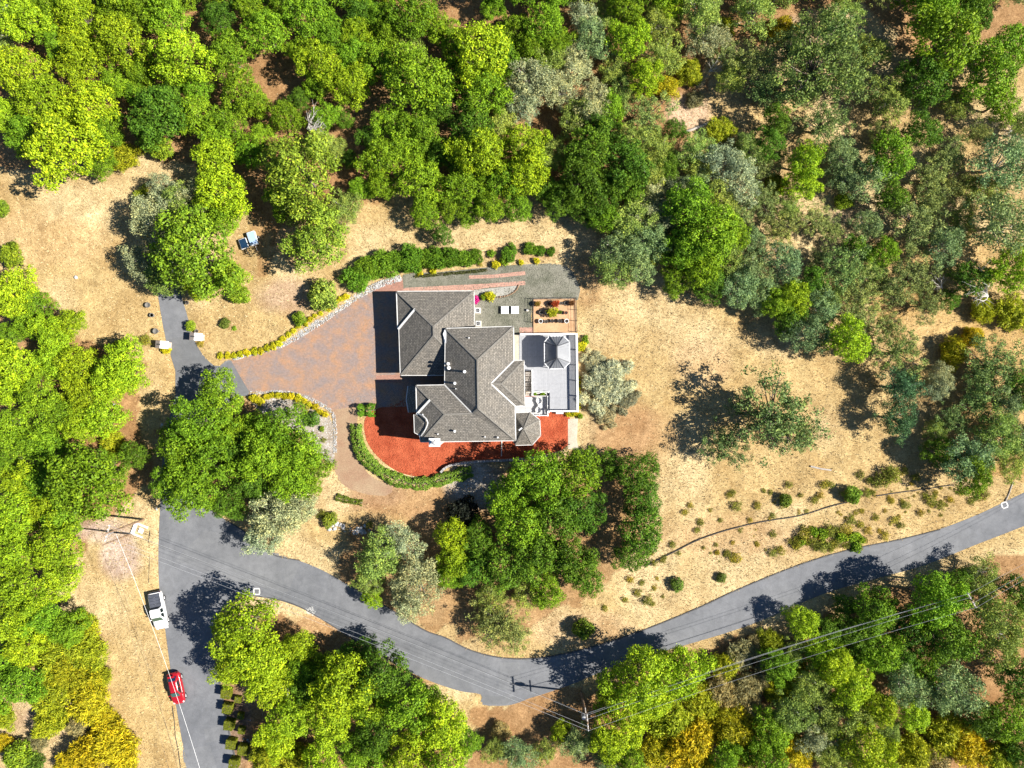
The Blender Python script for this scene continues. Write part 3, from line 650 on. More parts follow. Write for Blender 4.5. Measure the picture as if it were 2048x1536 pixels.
# chimney
c = P(869, 885, 6.8); m = MB(); m.box((c.x, c.y, 3.2), (1.2, .9, 6.8)); ch = hpart('chimney', m, MT['offwhite'])
m = MB(); m.box((c.x, c.y, 6.70), (1.4, 1.05, .16)); m.box((c.x + .28, c.y, 6.84), (.5, .7, .14)); m.box((c.x - .4, c.y, 6.82), (.35, .7, .1)); cc = hpart('chimney_cap', m, MT['trim']); cc.parent = ch
m = MB(); m.lathe((c.x - .1, c.y, 6.95), [(.16, 0), (.16, .3), (.22, .32), (.22, .38), (.02, .42)], 10); fl_ = hpart('flue', m, MT['steel']); fl_.parent = ch
# roof vents: find the roof under the pixel
def roofz(px, py):
    z = 6.5
    for _ in range(4):
        p = P(px, py, z); best = 3.0
        for a, b, c in ROOFTRIS:
            d = (b.y - c.y) * (a.x - c.x) + (c.x - b.x) * (a.y - c.y)
            if abs(d) < 1e-9: continue
            u = ((b.y - c.y) * (p.x - c.x) + (c.x - b.x) * (p.y - c.y)) / d; v = ((c.y - a.y) * (p.x - c.x) + (a.x - c.x) * (p.y - c.y)) / d
            if u >= -1e-3 and v >= -1e-3 and u + v <= 1.001: best = max(best, u * a.z + v * b.z + (1 - u - v) * c.z)
        z = best
    return z
for px, py, r, h in ((897.5,728,.15,.75), (898.5,736,.17,.6), (930,743.5,.14,.85), (910.5,766.5,.13,.8), (912,777.5,.05,.4), (938,676,.06,.3), (910,862,.12,.5), (876,868,.06,.3), (970,873.5,.06,.35), (995.5,874.5,.08,.4), (846,828.5,.05,.35)):
    z = roofz(px, py); p = P(px, py, z); m = MB()
    m.lathe((p.x, p.y, z - .12), [(r, 0), (r, h), (r * 1.35, h + .01), (r * 1.35, h + .1), (r * .3, h + .14)], 10); hpart('roof_vent', m, MT['white'])
z = roofz(1041, 858); p = P(1041, 858, 4.6); m = MB(); m.box((p.x, p.y, 4.65), (.5, .16, .5), R_(38)); hpart('roof_vent', m, MT['white'])
z = roofz(946, 622)
# ------------------------------------------------------------------ deck with gazebo and patio
DZ = 0.95
deck = empty('deck', P(1100, 745)); DL = deck.location.copy()
tag(deck, 'raised pale grey deck with white railing along the east side of the house', 'deck')
def dpart(name, mb, mat, parent=deck, **k):
    mb.v = [(x - DL.x, y - DL.y, z) for x, y, z in mb.v]; o = mb.build(name, mat, deck, **k)
    if parent is not deck: o.parent = parent
    return o
def slab(pts, z0, z1):
    m = MB(); W = [P(x, y, z1) for x, y in pts]; m.prism([(p.x, p.y) for p in W[::-1]], z0, z1); return m
dpart('deck_floor', slab([(1038.5,671), (1153,670), (1153,742), (1038.5,742)], DZ - .2, DZ), MT['deck'])
dpart('deck_floor', slab([(1063.5,742), (1153,742), (1153,783.5), (1063.5,783.5)], DZ - .2, DZ - .003), MT['deck'])
dpart('deck_floor', slab([(1099.5,783.5), (1153,783.5), (1153,821), (1099.5,821)], DZ - .2, DZ), MT['deck'])
dpart('deck_walkway', slab([(1024,669), (1037.8,669), (1037.8,726), (1024,726)], DZ - .3, DZ + .03), MT['concrete'])
for pts in ([(1038.5,671), (1153,670), (1153,672), (1038.5,673)], [(1151,672), (1153,672), (1153,821), (1151,821)], [(1099.5,819), (1151,819), (1151,821), (1099.5,821)]):
    W = [P(x, y, 0) for x, y in pts]; m = MB(); m.prism([(p.x, p.y) for p in W[::-1]], -.1, DZ - .21); dpart('deck_skirt', m, MT['offwhite'])
def railing(a, b, capw, nposts, z=DZ, h=1.02, bal=.13, balw=.045):
    A = P(*a, z + h); B = P(*b, z + h); d = B - A; L = d.length; d.normalize()
    r = dpart('rail_cap', MB().bar(A, B, capw, .05), MT['white'])
    m = MB(); m.bar(A - Vector((0, 0, .1)), B - Vector((0, 0, .1)), .05, .08); m.bar(A - Vector((0, 0, h - .1)), B - Vector((0, 0, h - .1)), .05, .08)
    k = int(L / bal)
    for i in range(1, k): 
        p = A + d * (L * i / k); m.box((p.x, p.y, z + h / 2), (balw, balw, h - .2))
    dpart('baluster_panel', m, MT['white'])
    for i in range(nposts):
        p = A + d * (L * i / (nposts - 1)); q = MB(); q.box((p.x, p.y, z + h / 2 - .02), (.16, .16, h - .08)); q.box((p.x, p.y, z + h + .04), (.2, .2, .06), 0, .6); dpart('rail_post', q, MT['white'])
railing((1153.3,668), (1155.5,823), .26, 6, bal=.105, balw=.06); railing((1041,668.5), (1150,667.5), .2, 5); railing((1101,822), (1152,822.3), .2, 3)
railing((1064,741), (1064.3,790), .1, 3, h=.9); railing((1066,783.8), (1097,784), .1, 3, h=.5)
# stairs down to the patio
for i in range(10):
    y0 = 744 + i * 4.9; zt = DZ - .02 - i * .082
    a = P(1050.5, y0, zt); b = P(1062.5, y0 + 3.9, zt); m = MB(); m.box(((a.x + b.x) / 2, (a.y + b.y) / 2, zt - .03), (b.x - a.x, abs(a.y - b.y), .05)); dpart('stair_tread', m, MT['greywood'])
m = MB()
for x in (1050.3, 1062.8): m.bar(P(x, 743, DZ - .16), P(x, 793, .1), .05, .22)
dpart('stair_stringer', m, MT['darkmetal'])
patio = dpart('patio_floor', slab([(1030,793.5), (1095.5,793.5), (1095.5,829.5), (1030,830)], -.1, .14), MT['deck2'])
railing((1062,831), (1095.3,831), .1, 3, z=.14, h=.55); railing((1095.6,793), (1095.6,830), .1, 3, z=.14, h=.55)
m = slab([(1112,822.5), (1127,822.5), (1127,828), (1112,828)], -.1, .5); dpart('deck_step', m, MT['offwhite'])
# planter on the patio edge
def trough(name, a, b, h, label, z0=0.0):
    A = P(*a, h); B = P(*b, h); c = (A + B) / 2; e = empty(name, (c.x, c.y, z0)); wx, wy = abs(A.x - B.x), abs(A.y - B.y)
    m = MB()
    for dx, dy, sx, sy in ((0, wy / 2 - .03, wx, .06), (0, -wy / 2 + .03, wx, .06), (wx / 2 - .03, 0, .06, wy - .13), (-wx / 2 + .03, 0, .06, wy - .13)): m.box((dx, dy, h / 2), (sx, sy, h))
    m.build('planter_wall', MT['white'], e); s = MB(); s.box((0, 0, h * .42), (wx - .13, wy - .13, h * .8)); s.build('soil', MT['soil'], e)
    tag(e, label, 'planter'); return e
trough('planter_box', (1065.5,786.3), (1094,792.5), .62, 'white planter box with two green shrubs at the foot of the deck stairs', .0)
trough('planter_box', (1096.8,786), (1099.2,826), .5, 'narrow white planter trough along the patio edge below the deck')

gz_ = empty('gazebo', P(1114, 705, DZ)); GLZ = gz_.location.copy()
tag(gz_, 'elongated octagonal gazebo with grey standing-seam metal roof on the deck', 'gazebo')
def gpart(name, mb, mat):
    mb.v = [(x - GLZ.x, y - GLZ.y, z - GLZ.z) for x, y, z in mb.v]; return mb.build(name, mat, gz_)
ZE, ZR = 3.45, 4.55
gv = [P(x, y, ZE) for x, y in ((1099.5,672.2), (1127,672), (1139,683.5), (1139.8,725), (1127.8,736.8), (1099.5,737.7), (1089,726.4), (1088.8,684))]
ra, rb = P(1113.5, 693, ZR), P(1113.8, 715, ZR)
for pts in ([gv[0], gv[1], ra], [gv[1], gv[2], ra], [gv[2], gv[3], rb, ra], [gv[3], gv[4], rb], [gv[4], gv[5], rb], [gv[5], gv[6], rb], [gv[6], gv[7], ra, rb], [gv[7], gv[0], ra]):
    m = MB(); m.poly(pts[::-1]); m.poly([p - Vector((0, 0, .05)) for p in pts])
    for i in range(len(pts)): a, b = pts[i], pts[(i + 1) % len(pts)]; m.poly([a, b, b - Vector((0, 0, .05)), a - Vector((0, 0, .05))])
    gpart('roof_panel', m, MT['metalroof'])
    # standing seams from eave to ridge
    e0, e1 = pts[0], pts[1]; L = (e1 - e0).length; k = max(2, int(L / .42))
    for i in range(1, k):
        t = i / k; lo = e0.lerp(e1, t)
        hi = (rb if len(pts) == 4 and False else (pts[2] if len(pts) == 3 else pts[3].lerp(pts[2], t)))
        gpart('roof_seam', MB().bar(lo + Vector((0, 0, .02)), lo.lerp(hi, .96) + Vector((0, 0, .02)), .03, .05), MT['metalroof'])
for i in range(8):
    gpart('hip_rib', MB().bar(gv[i] + Vector((0, 0, .03)), (ra if i in (0, 1, 2, 7) else rb) + Vector((0, 0, .03)), .09, .06), MT['darkmetal'])
    gpart('eave_trim', MB().bar(gv[i] - Vector((0, 0, .03)), gv[(i + 1) % 8] - Vector((0, 0, .03)), .1, .12), MT['white'])
    cx, cy = (ra.x, (ra.y + rb.y) / 2); p = Vector((cx + (gv[i].x - cx) * .9, cy + (gv[i].y - cy) * .9, 0))
    m = MB(); m.box((p.x, p.y, (DZ + ZE) / 2), (.11, .11, ZE - DZ + .05)); gpart('post', m, MT['white'])
gpart('ridge_cap', MB().bar(ra + Vector((0, 0, .06)), rb + Vector((0, 0, .06)), .18, .08), MT['darkmetal'])
# patio chairs and table
def patio_chair(px, py, rz, label):
    e = empty('patio_chair', P(px, py, .14), rz); m = MB()
    n = 14; pts = []
    for k in range(n + 1):
        t = R_(-125 + 250 * k / n); hh = .42 + .38 * (0.5 + 0.5 * math.cos(t)); pts.append((math.cos(t), math.sin(t), hh))
    for (x, y, h) in pts: m.v += [(x * .36, y * .36, .36), (x * .42, y * .42, h), (x * .46, y * .46, h), (x * .40, y * .40, .34)]
    for k in range(n):
        for q in range(4): m.f.append((k * 4 + q, k * 4 + (q + 1) % 4, k * 4 + 4 + (q + 1) % 4, k * 4 + 4 + q))
    m.build('backrest', MT['white'], e, True)
    s = MB(); s.lathe((0, 0, .33), [(.3, 0), (.38, .03), (.38, .09), (.3, .12)], 14); s.build('seat', MT['white'], e, True)
    for a in (45, 135, 225, 315): l = MB(); l.tube([(math.cos(R_(a)) * .24, math.sin(R_(a)) * .24, .36), (math.cos(R_(a)) * .32, math.sin(R_(a)) * .32, 0)], [.025, .018]); l.build('leg', MT['darkmetal'], e)
    tag(e, label, 'chair', 'patio chairs'); return e
patio_chair(1077, 801.5, R_(10), 'white tub chair on the patio, nearer the deck stairs'); patio_chair(1075.5, 819.5, R_(-15), 'white tub chair on the patio, nearer the octagonal turret')
e = empty('side_table', P(1080, 811, .14)); MB().lathe((0, 0, .48), [(.24, 0), (.27, .015), (.27, .03), (.1, .035)], 16).build('table_top', MT['white'], e); MB().lathe((0, 0, 0), [(.18, 0), (.18, .02), (.03, .04), (.03, .49)], 12).build('pedestal', MT['darkmetal'], e)
tag(e, 'small round white table between the two patio tub chairs', 'table')

# ------------------------------------------------------------------ yard things
def ac_unit(px, py, label):
    e = empty('air_conditioner', P(px, py, .03)); MB().box((0, 0, .04), (.85, .85, .08)).build('pad', MT['concrete'], e)
    MB().box((0, 0, .45), (.72, .72, .74)).build('casing', MT['offwhite'], e, bevel=.03)
    MB().lathe((0, 0, .8), [(.30, 0), (.30, .03), (.27, .03), (.27, .01)], 18).build('fan_ring', MT['white'], e)
    MB().lathe((0, 0, .822), [(.265, 0), (.265, .004)], 18).build('fan_well', MT['black'], e)
    for k in range(4): MB().bar((0, 0, .832), (.24 * math.cos(k * 1.571), .24 * math.sin(k * 1.571), .832), .07, .01).build('fan_blade', MT['steel'], e)
    tag(e, label, 'air conditioner', 'air conditioners beside the garage wall')
ac_unit(956, 622, 'white air conditioner beside the garage wall next to the magenta flowers'); ac_unit(957, 648, 'white air conditioner tucked in the corner of garage and main house')
for px, lab in ((1009.5, 'white square lid on a low box in the gravel, nearer the air conditioners'), (1029.5, 'white square lid on a low box in the gravel, nearer the potted garden')):
    e = empty('garden_box', P(px, 620.5, .02)); MB().box((0, 0, .17), (.92, .9, .34)).build('box', MT['darkmetal'], e); MB().box((.02, 0, .365), (1.0, 1.0, .05)).build('lid', MT['white'], e, bevel=.02)
    MB().box((.4, 0, .40), (.12, .3, .02)).build('handle', MT['offwhite'], e); tag(e, lab, 'box', 'white lidded boxes in the gravel yard')
e = empty('standpipe', P(1054.5, 621, .02)); MB().lathe((0, 0, 0), [(.14, 0), (.14, .3), (.02, .34)], 10).build('cap', MT['offwhite'], e); MB().lathe((0, 0, -.02), [(.2, 0), (.2, .06)], 10).build('collar', MT['concrete'], e); tag(e, 'small pale utility cap standing in the grey gravel', 'pipe cap')
# pot garden fence
fpts = [(1066,598), (1094,597.5), (1122,597), (1151,597), (1152,620), (1152.5,642), (1153,664)]; wpts = [(1066,598), (1066,620), (1066,645)]
fe = empty('garden_fence', P(1110, 630)); FL = fe.location.copy(); tag(fe, 'low wire fence on dark posts around the potted garden', 'fence')
for i, p in enumerate(fpts + wpts[1:]):
    q = P(*p) - FL; MB().box((q.x, q.y, .5), (.06, .06, 1.2)).build('post', MT['darkmetal'], fe)
for ln in (fpts, wpts):
    for z in (.35, .7, 1.02):
        m = MB()
        for a, b in zip(ln, ln[1:]): m.bar(P(*a) - FL + Vector((0, 0, z)), P(*b) - FL + Vector((0, 0, z)), .02, .02)
        m.build('fence_wire', MT['darkmetal'], fe)
m = MB()
for a, b in (((1067,599), (1150,598)), ((1150,598), (1152,664)), ((1067,599), (1067,666)), ((1067,666), (1152,664))): m.bar(P(*a) + Vector((0, 0, .06)), P(*b) + Vector((0, 0, .06)), .1, .14)
tag(m.build('timber_edging', MT['wood']), 'brown timber edging framing the sandy potted garden', 'edging')
# retaining wall of blocks south of the mulch bed
rw = empty('retaining_wall', P(980, 922)); RL = rw.location.copy(); tag(rw, 'curved low wall of grey blocks edging the red mulch bed', 'wall')
RWL = [P(x, y) for x, y in smoothline([(882,944), (890,936), (902,930), (925,926), (950,923), (985,921), (1025,919), (1060,916), (1095,910)], 6)]
blk = MB().box((0, 0, 0), (.40, .30, .22), 0, .94).mesh('block'); blk.materials.append(MT['wallblock'])
def along(W, step):
    out = []; i = 0; t = 0.0
    L = [(W[k + 1] - W[k]).length for k in range(len(W) - 1)]; tot = sum(L); s = step / 2
    while s < tot:
        q = s; k = 0
        while q > L[k]: q -= L[k]; k += 1
        d = (W[k + 1] - W[k]).normalized(); out.append((W[k] + d * q, math.atan2(d.y, d.x))); s += step
    return out
for row in range(3):
    for j, (p, a) in enumerate(along(RWL, .425)):
        o = bpy.data.objects.new('block', blk); COL.objects.link(o); o.parent = rw
        o.location = (p.x - RL.x + rnd.uniform(-.015, .015), p.y - RL.y, .08 + row * .22); o.rotation_euler = (0, 0, a + rnd.uniform(-.04, .04)); o.scale = (rnd.uniform(.94, 1.0), rnd.uniform(.92, 1.06), 1)
# a white downspout drain line over the mulch
tag(MB().tube([P(1003.5, 880) + Vector((0, 0, .09)), P(1003.2, 900) + Vector((0, 0, .08)), P(1003, 912) + Vector((0, 0, .08))], [.07, .07, .07], 8).build('drain_pipe', MT['offwhite']), 'white drain pipe lying across the red mulch from the house', 'pipe')
# gate pillars
def pillar(px, py, label):
    e = empty('gate_pillar', P(px, py), R_(-4)); MB().box((0, 0, .65), (1.25, .8, 1.5)).build('pillar_body', MT['pillar'], e, bevel=.02)
    for s in (1, -1):
        m = MB(); m.poly([(s * .85, -.5, 1.32), (s * .85, .5, 1.32), (0, .5, 1.85), (0, -.5, 1.85)][::s]); m.poly([(s * .85, -.5, 1.26), (s * .85, .5, 1.26), (0, .5, 1.79), (0, -.5, 1.79)][::-s])
        for yy in (-.5, .5): m.poly([(s * .85, yy, 1.32), (0, yy, 1.85), (0, yy, 1.79), (s * .85, yy, 1.26)])
        m.poly([(s * .85, -.5, 1.32), (s * .85, .5, 1.32), (s * .85, .5, 1.26), (s * .85, -.5, 1.26)]); m.build('cap_slope', MT['pillar'] if s < 0 else MT['offwhite'], e)  # east slope in paler off-white: its sunlight is put into the colour
    m = MB(); m.prism([(-.4, 0), (.4, 0), (.4, 0.01), (-.4, .01)], 1.4, 1.41); 
    for yy in (-.41, .41): g = MB(); g.poly([(-.62, yy, 1.38), (.62, yy, 1.38), (0, yy, 1.77)]); g.build('gable', MT['pillar'], e)
    MB().box((0, 0, 1.9), (.16, .16, .14)).build('lamp', MT['darkmetal'], e)
    tag(e, label, 'pillar', 'gate pillars at the driveway')
pillar(334, 690.5, 'gabled plaster gate pillar on the grass side of the driveway, facing its twin'); pillar(401, 675, 'gabled plaster gate pillar beside the yellow shrub row')
def urn(px, py, label, s=1.0):
    e = empty('stone_urn', P(px, py)); MB().lathe((0, 0, -.02), [(.2 * s, 0), (.2 * s, .08), (.12 * s, .14), (.26 * s, .42 * s), (.30 * s, .55 * s), (.25 * s, .56 * s), (.22 * s, .5 * s)], 12).build('urn', MT['greypot'], e, True); MB().lathe((0, 0, .44 * s), [(.22 * s, 0), (.2 * s, .04)], 10).build('soil', MT['soil'], e)
    tag(e, label, 'urn', 'stone urns along the driveway')
urn(300, 611, 'grey stone urn beside the driveway where the big tree shades it', 1.25); urn(307, 631, 'squat grey stone urn between two taller ones on the grass verge', 1.0); urn(316, 663, 'grey stone urn on the verge just above the sparse green plant', 1.3); urn(377, 606, 'grey stone urn at the asphalt edge under the big tree', .9); urn(396, 663, 'small stone urn beside the sapling and gate pillar', .9)
# ------------------------------------------------------------------ pots
potmesh = MB().lathe((0, 0, 0), [(.16, 0), (.22, .36), (.26, .37), (.26, .43), (.22, .43), (.20, .36)], 14).mesh('pot', True)
POTS = [(1075,608,'o',1.0,'terracotta'), (1098,608,'n',.9,'terracotta'), (1109.5,608,'r',1.1,'terracotta'), (1121.6,607,'n',.85,'greypot'), (1130.5,607,'n',.85,'greypot'), (1143,606.5,'b',1.05,'darkpot'),
        (1082,625.5,'n',1.0,'greypot'), (1094,625,'n',.95,'white'), (1104,625,'y',1.2,'greypot'), (1119,625,'g',1.0,'greypot'), (1131.5,626,'n',.95,'terracotta'),
        (1081,643,'n',1.15,'white'), (1092,643.5,'n',.95,'greypot'), (1104,642.5,'n',1.0,'darkpot'), (1119,642.5,'n',1.05,'darkpot'), (1132.7,642.7,'n',1.15,'white')]
PLAB = ['terracotta pot with an orange-green plant at the corner of the sandy pad', 'empty terracotta pot beside the red-leaved potted plant', 'terracotta pot with a spreading red-leaved plant', None, None, 'dark pot with a bronze plant near the fence corner',
        'plain grey pot set beside the white pot and the yellow-green plant', 'white pot touching the yellow-green potted plant', 'grey pot overflowing with a big yellow-green plant', 'grey pot with a low green tuft', 'tipped-looking terracotta pot alone by the fence wire',
        'large white pot at the end of the row nearest the deck and house', 'grey pot between the large white pot and the dark pots', 'dark glazed pot next to the grey pot', 'dark glazed pot next to the large white pot by the fence', 'large white pot at the fence end of the row along the deck']
POTPLANTS = []
for (px, py, k, s, mt), lab in zip(POTS, PLAB):
    e = empty('flower_pot', P(px, py, .05)); e.scale = (s, s, s)
    me = potmesh.copy(); me.materials.clear(); o = linkmesh('pot', me, MT[mt], e); MB().lathe((0, 0, .33), [(.205, 0), (.19, .04)], 12).build('soil', MT['soil'], e)
    tag(e, lab or 'small grey pot in the pair beside the red-leaved plant', 'pot', 'pots on the sandy pad')
    if k != 'n': POTPLANTS.append((e, k))
# ------------------------------------------------------------------ vehicles (local x forward)
def ring(w, zb, zt, crown=.03):
    h = [(0, zb), (w * .86, zb), (w * .97, zb + .10), (w, zb + (zt - zb) * .45), (w * .985, zt - .10), (w * .90, zt - .01), (w * .5, zt + crown), (0, zt + crown * 1.2)]
    return h + [(-y, z) for y, z in h[-2:0:-1]]
def loftmesh(stations):
    m = MB(); n = None
    for x, w, zb, zt in stations:
        r = ring(w, zb, zt); n = len(r); m.v += [(x, y, z) for y, z in r]
    for i in range(len(stations) - 1):
        for k in range(n): m.f.append((i * n + k, i * n + (k + 1) % n, (i + 1) * n + (k + 1) % n, (i + 1) * n + k))
    m.f.append(tuple(range(n))); m.f.append(tuple((len(stations) - 1) * n + k for k in range(n))[::-1]); return m
def frustum(base, top, zb, zt):     # base/top: (x0,x1,w) ; rounded-corner greenhouse
    m = MB()
    def outline(x0, x1, w, z):
        c = .12; return [(x0, -w + c, z), (x0 + c, -w, z), (x1 - c, -w, z), (x1, -w + c, z), (x1, w - c, z), (x1 - c, w, z), (x0 + c, w, z), (x0, w - c, z)]
    m.v = outline(*base, zb) + outline(*top, zt)
    for k in range(8): m.f.append((k, (k + 1) % 8, 8 + (k + 1) % 8, 8 + k))
    mid = len(m.v); m.v.append(((top[0] + top[1]) / 2, 0, zt + .05))
    for k in range(8): m.f.append((8 + k, 8 + (k + 1) % 8, mid))
    return m
def wheel(parent, x, y, r=.33, wd=.22):
    s = 1 if y > 0 else -1; m = MB()
    prof = [(r * .62, -wd / 2), (r * .93, -wd / 2), (r, -wd * .3), (r, wd * .3), (r * .93, wd / 2), (r * .62, wd / 2)]; n = 20
    for rr, yy in prof:
        for k in range(n): m.v.append((rr * math.cos(k * 2 * math.pi / n), yy, rr * math.sin(k * 2 * math.pi / n)))
    for i in range(len(prof) - 1):
        for k in range(n): m.f.append((i * n + k, i * n + (k + 1) % n, (i + 1) * n + (k + 1) % n, (i + 1) * n + k))
    w_ = bpy.data.objects.new('wheel', m.mesh('wheel', True)); w_.data.materials.append(MT['tyre']); COL.objects.link(w_); w_.parent = parent; w_.location = (x, y, r)
    d = MB()
    for yy, q in ((-wd * .28, 1), (wd * .28, -1)):
        B = len(d.v); d.v += [(r * .64 * math.cos(k * 2 * math.pi / n), yy, r * .64 * math.sin(k * 2 * math.pi / n)) for k in range(n)]; d.f.append(tuple(B + k for k in range(n))[::q])
    for k in range(5): a = k * 1.2566; d.bar((0, s * wd * .4, 0), (r * .6 * math.cos(a), s * wd * .36, r * .6 * math.sin(a)), .07, .03)
    d.build('rim', MT['alloy'], w_)
def quad(parent, name, pts, mat, off=.012):
    P4 = [Vector(p) for p in pts]; n = (P4[1] - P4[0]).cross(P4[2] - P4[0]).normalized(); c = sum(P4, Vector()) / len(P4)
    if n.dot(c - Vector((0, 0, .7))) < 0: n = -n
    m = MB(); a = [p + n * off for p in P4]; b = [p - n * .01 for p in P4]; m.poly(a); m.poly(b[::-1])
    for i in range(len(a)): j = (i + 1) % len(a); m.poly([a[i], b[i], b[j], a[j]])
    return m.build(name, mat, parent)
def sub(o, **k): m = o.modifiers.new('sub', 'SUBSURF'); m.levels = 1; m.render_levels = 2; return o
# white pickup
a_ = P(314, 1186); b_ = P(327, 1250); d_ = (b_ - a_).normalized()
tr = empty('pickup_truck', P(322.5, 1217.5, .0), math.atan2(d_.y, d_.x)); tag(tr, 'white pickup truck with black folding bed cover parked on the dry grass verge', 'truck')
st = [(-2.42, .80, .50, .98), (-2.36, .87, .42, 1.06), (-1.9, .90, .34, 1.08), (-.6, .90, .32, 1.08), (.7, .90, .32, 1.06), (1.15, .90, .32, 1.06), (1.7, .88, .34, 1.02), (2.15, .82, .38, .94), (2.35, .72, .42, .82), (2.44, .60, .46, .70)]
loftmesh(st).build('body', MT['carwhite'], tr, True)
frustum((-.62, 1.28, .84), (-.42, .62, .68), 1.03, 1.66).build('cab', MT['carwhite'], tr, bevel=.03)
quad(tr, 'windscreen', [(1.21, -.68, 1.10), (1.21, .68, 1.10), (.70, .58, 1.60), (.70, -.58, 1.60)], MT['greenglass'], .03)
quad(tr, 'rear_window', [(-.58, -.66, 1.14), (-.58, .66, 1.14), (-.45, .58, 1.58), (-.45, -.58, 1.58)], MT['glass'], .03)
for s in (-1, 1):
    quad(tr, 'side_window', [(.98, s * .825, 1.10), (.26, s * .825, 1.10), (.26, s * .70, 1.58), (.55, s * .70, 1.58)], MT['glass'], .02)
    quad(tr, 'side_window', [(.16, s * .825, 1.10), (-.38, s * .825, 1.10), (-.34, s * .70, 1.58), (.16, s * .70, 1.58)], MT['glass'], .02)
    MB().box((.98, s * 1.0, 1.14), (.12, .2, .16)).build('mirror', MT['carwhite'], tr, bevel=.03)
    MB().box((2.28, s * .60, .76), (.18, .26, .16)).build('headlight', MT['lampglass'], tr, bevel=.03); MB().box((-2.40, s * .74, .84), (.08, .14, .3)).build('tail_light', MT['redlamp'], tr, bevel=.02)
    for x in (-1.45, 1.5): wheel(tr, x, s * .80, .36, .24)
for k in range(4): MB().box((-2.08 + k * .43, 0, 1.135), (.405, 1.42, .045)).build('bed_cover_panel', MT['tonneau'], tr, bevel=.012)
MB().box((-1.44, 0, 1.10), (1.78, 1.5, .03)).build('bed_cover_frame', MT['black'], tr)
MB().box((2.43, 0, .56), (.16, 1.5, .2)).build('bumper', MT['carwhite'], tr, bevel=.05); MB().box((-2.46, 0, .55), (.16, 1.55, .18)).build('bumper', MT['steel'], tr, bevel=.04); MB().box((2.44, 0, .72), (.04, .8, .12)).build('grille', MT['black'], tr)
# red hatchback
a_ = P(350, 1345); b_ = P(363, 1405); d_ = (b_ - a_).normalized()
cr = empty('hatchback_car', P(357.5, 1372, .022), math.atan2(d_.y, d_.x)); tag(cr, 'red hatchback car parked half on the road edge behind the white pickup', 'car')
st = [(-2.12, .55, .42, .78), (-2.04, .72, .34, .92), (-1.8, .83, .26, .97), (-1.2, .87, .22, .96), (0, .87, .20, .94), (.9, .87, .20, .95), (1.3, .85, .22, .93), (1.7, .80, .26, .86), (1.98, .68, .32, .74), (2.1, .50, .38, .62)]
sub(loftmesh(st).build('body', MT['carred'], cr, True))
sub(frustum((-1.82, 1.12, .78), (-1.18, .28, .58), .88, 1.42).build('cabin', MT['carred'], cr, True))
quad(cr, 'windscreen', [(.92, -.52, 1.02), (.92, .52, 1.02), (.34, .46, 1.38), (.34, -.46, 1.38)], MT['greenglass'], .035)
quad(cr, 'rear_window', [(-1.68, -.52, 1.03), (-1.68, .52, 1.03), (-1.22, .44, 1.37), (-1.22, -.44, 1.37)], MT['blueglass'], .035)
for s in (-1, 1):
    quad(cr, 'side_window', [(.66, s * .70, 1.02), (-.25, s * .72, 1.02), (-.25, s * .58, 1.34), (.22, s * .58, 1.34)], MT['glass'], .035); quad(cr, 'side_window', [(-.33, s * .72, 1.02), (-1.25, s * .70, 1.02), (-1.0, s * .58, 1.34), (-.33, s * .58, 1.34)], MT['glass'], .035)
    MB().box((.72, s * .93, 1.0), (.12, .2, .13)).build('mirror', MT['carred'], cr, bevel=.03)
    MB().box((1.80, s * .62, .76), (.34, .2, .1)).build('headlight', MT['lampglass'], cr, bevel=.04); MB().box((-1.98, s * .64, .86), (.16, .2, .2)).build('tail_light', MT['redlamp'], cr, bevel=.04)
    for x in (-1.28, 1.3): wheel(cr, x, s * .77, .32, .2)
MB().box((-1.75, 0, 1.36), (.22, .9, .03)).build('spoiler', MT['carred'], cr, bevel=.01)
# small trailers under the trees
def trailer(px, py, rz, sx, sy, h, label, mat):
    e = empty('utility_trailer', P(px, py, 0.0), rz); m = MB()
    for dx, dy, a, b in ((0, sy / 2, sx, .05), (0, -sy / 2, sx, .05), (sx / 2, 0, .05, sy - .06), (-sx / 2, 0, .05, sy - .06)): m.box((dx, dy, .45 + h / 2), (a, b, h))
    m.build('side_panel', MT['white'], e); MB().box((0, 0, .47), (sx - .06, sy - .06, .06)).build('bed', MT['darkmetal'], e); MB().box((0, 0, .45 + h + .03), (sx * .96, sy * .94, .05)).build('cover', mat, e, bevel=.02)
    for s in (-1, 1): wheel(e, 0, s * (sy / 2 + .12), .26, .15)
    m = MB(); m.bar((sx / 2, 0, .42), (sx / 2 + .8, 0, .40), .07, .07); m.box((sx / 2 + .75, 0, .2), (.06, .06, .42)); m.build('tongue', MT['steel'], e)
    tag(e, label, 'trailer', 'small trailers under the trees')
trailer(509, 479, R_(-72), 1.75, 1.05, .35, 'small trailer with pale blue cover parked in the tree shade', MT['bluetarp']); trailer(491, 489, R_(-70), 1.3, .95, .2, 'small open white-sided trailer half hidden under the tree', MT['blueglass'])

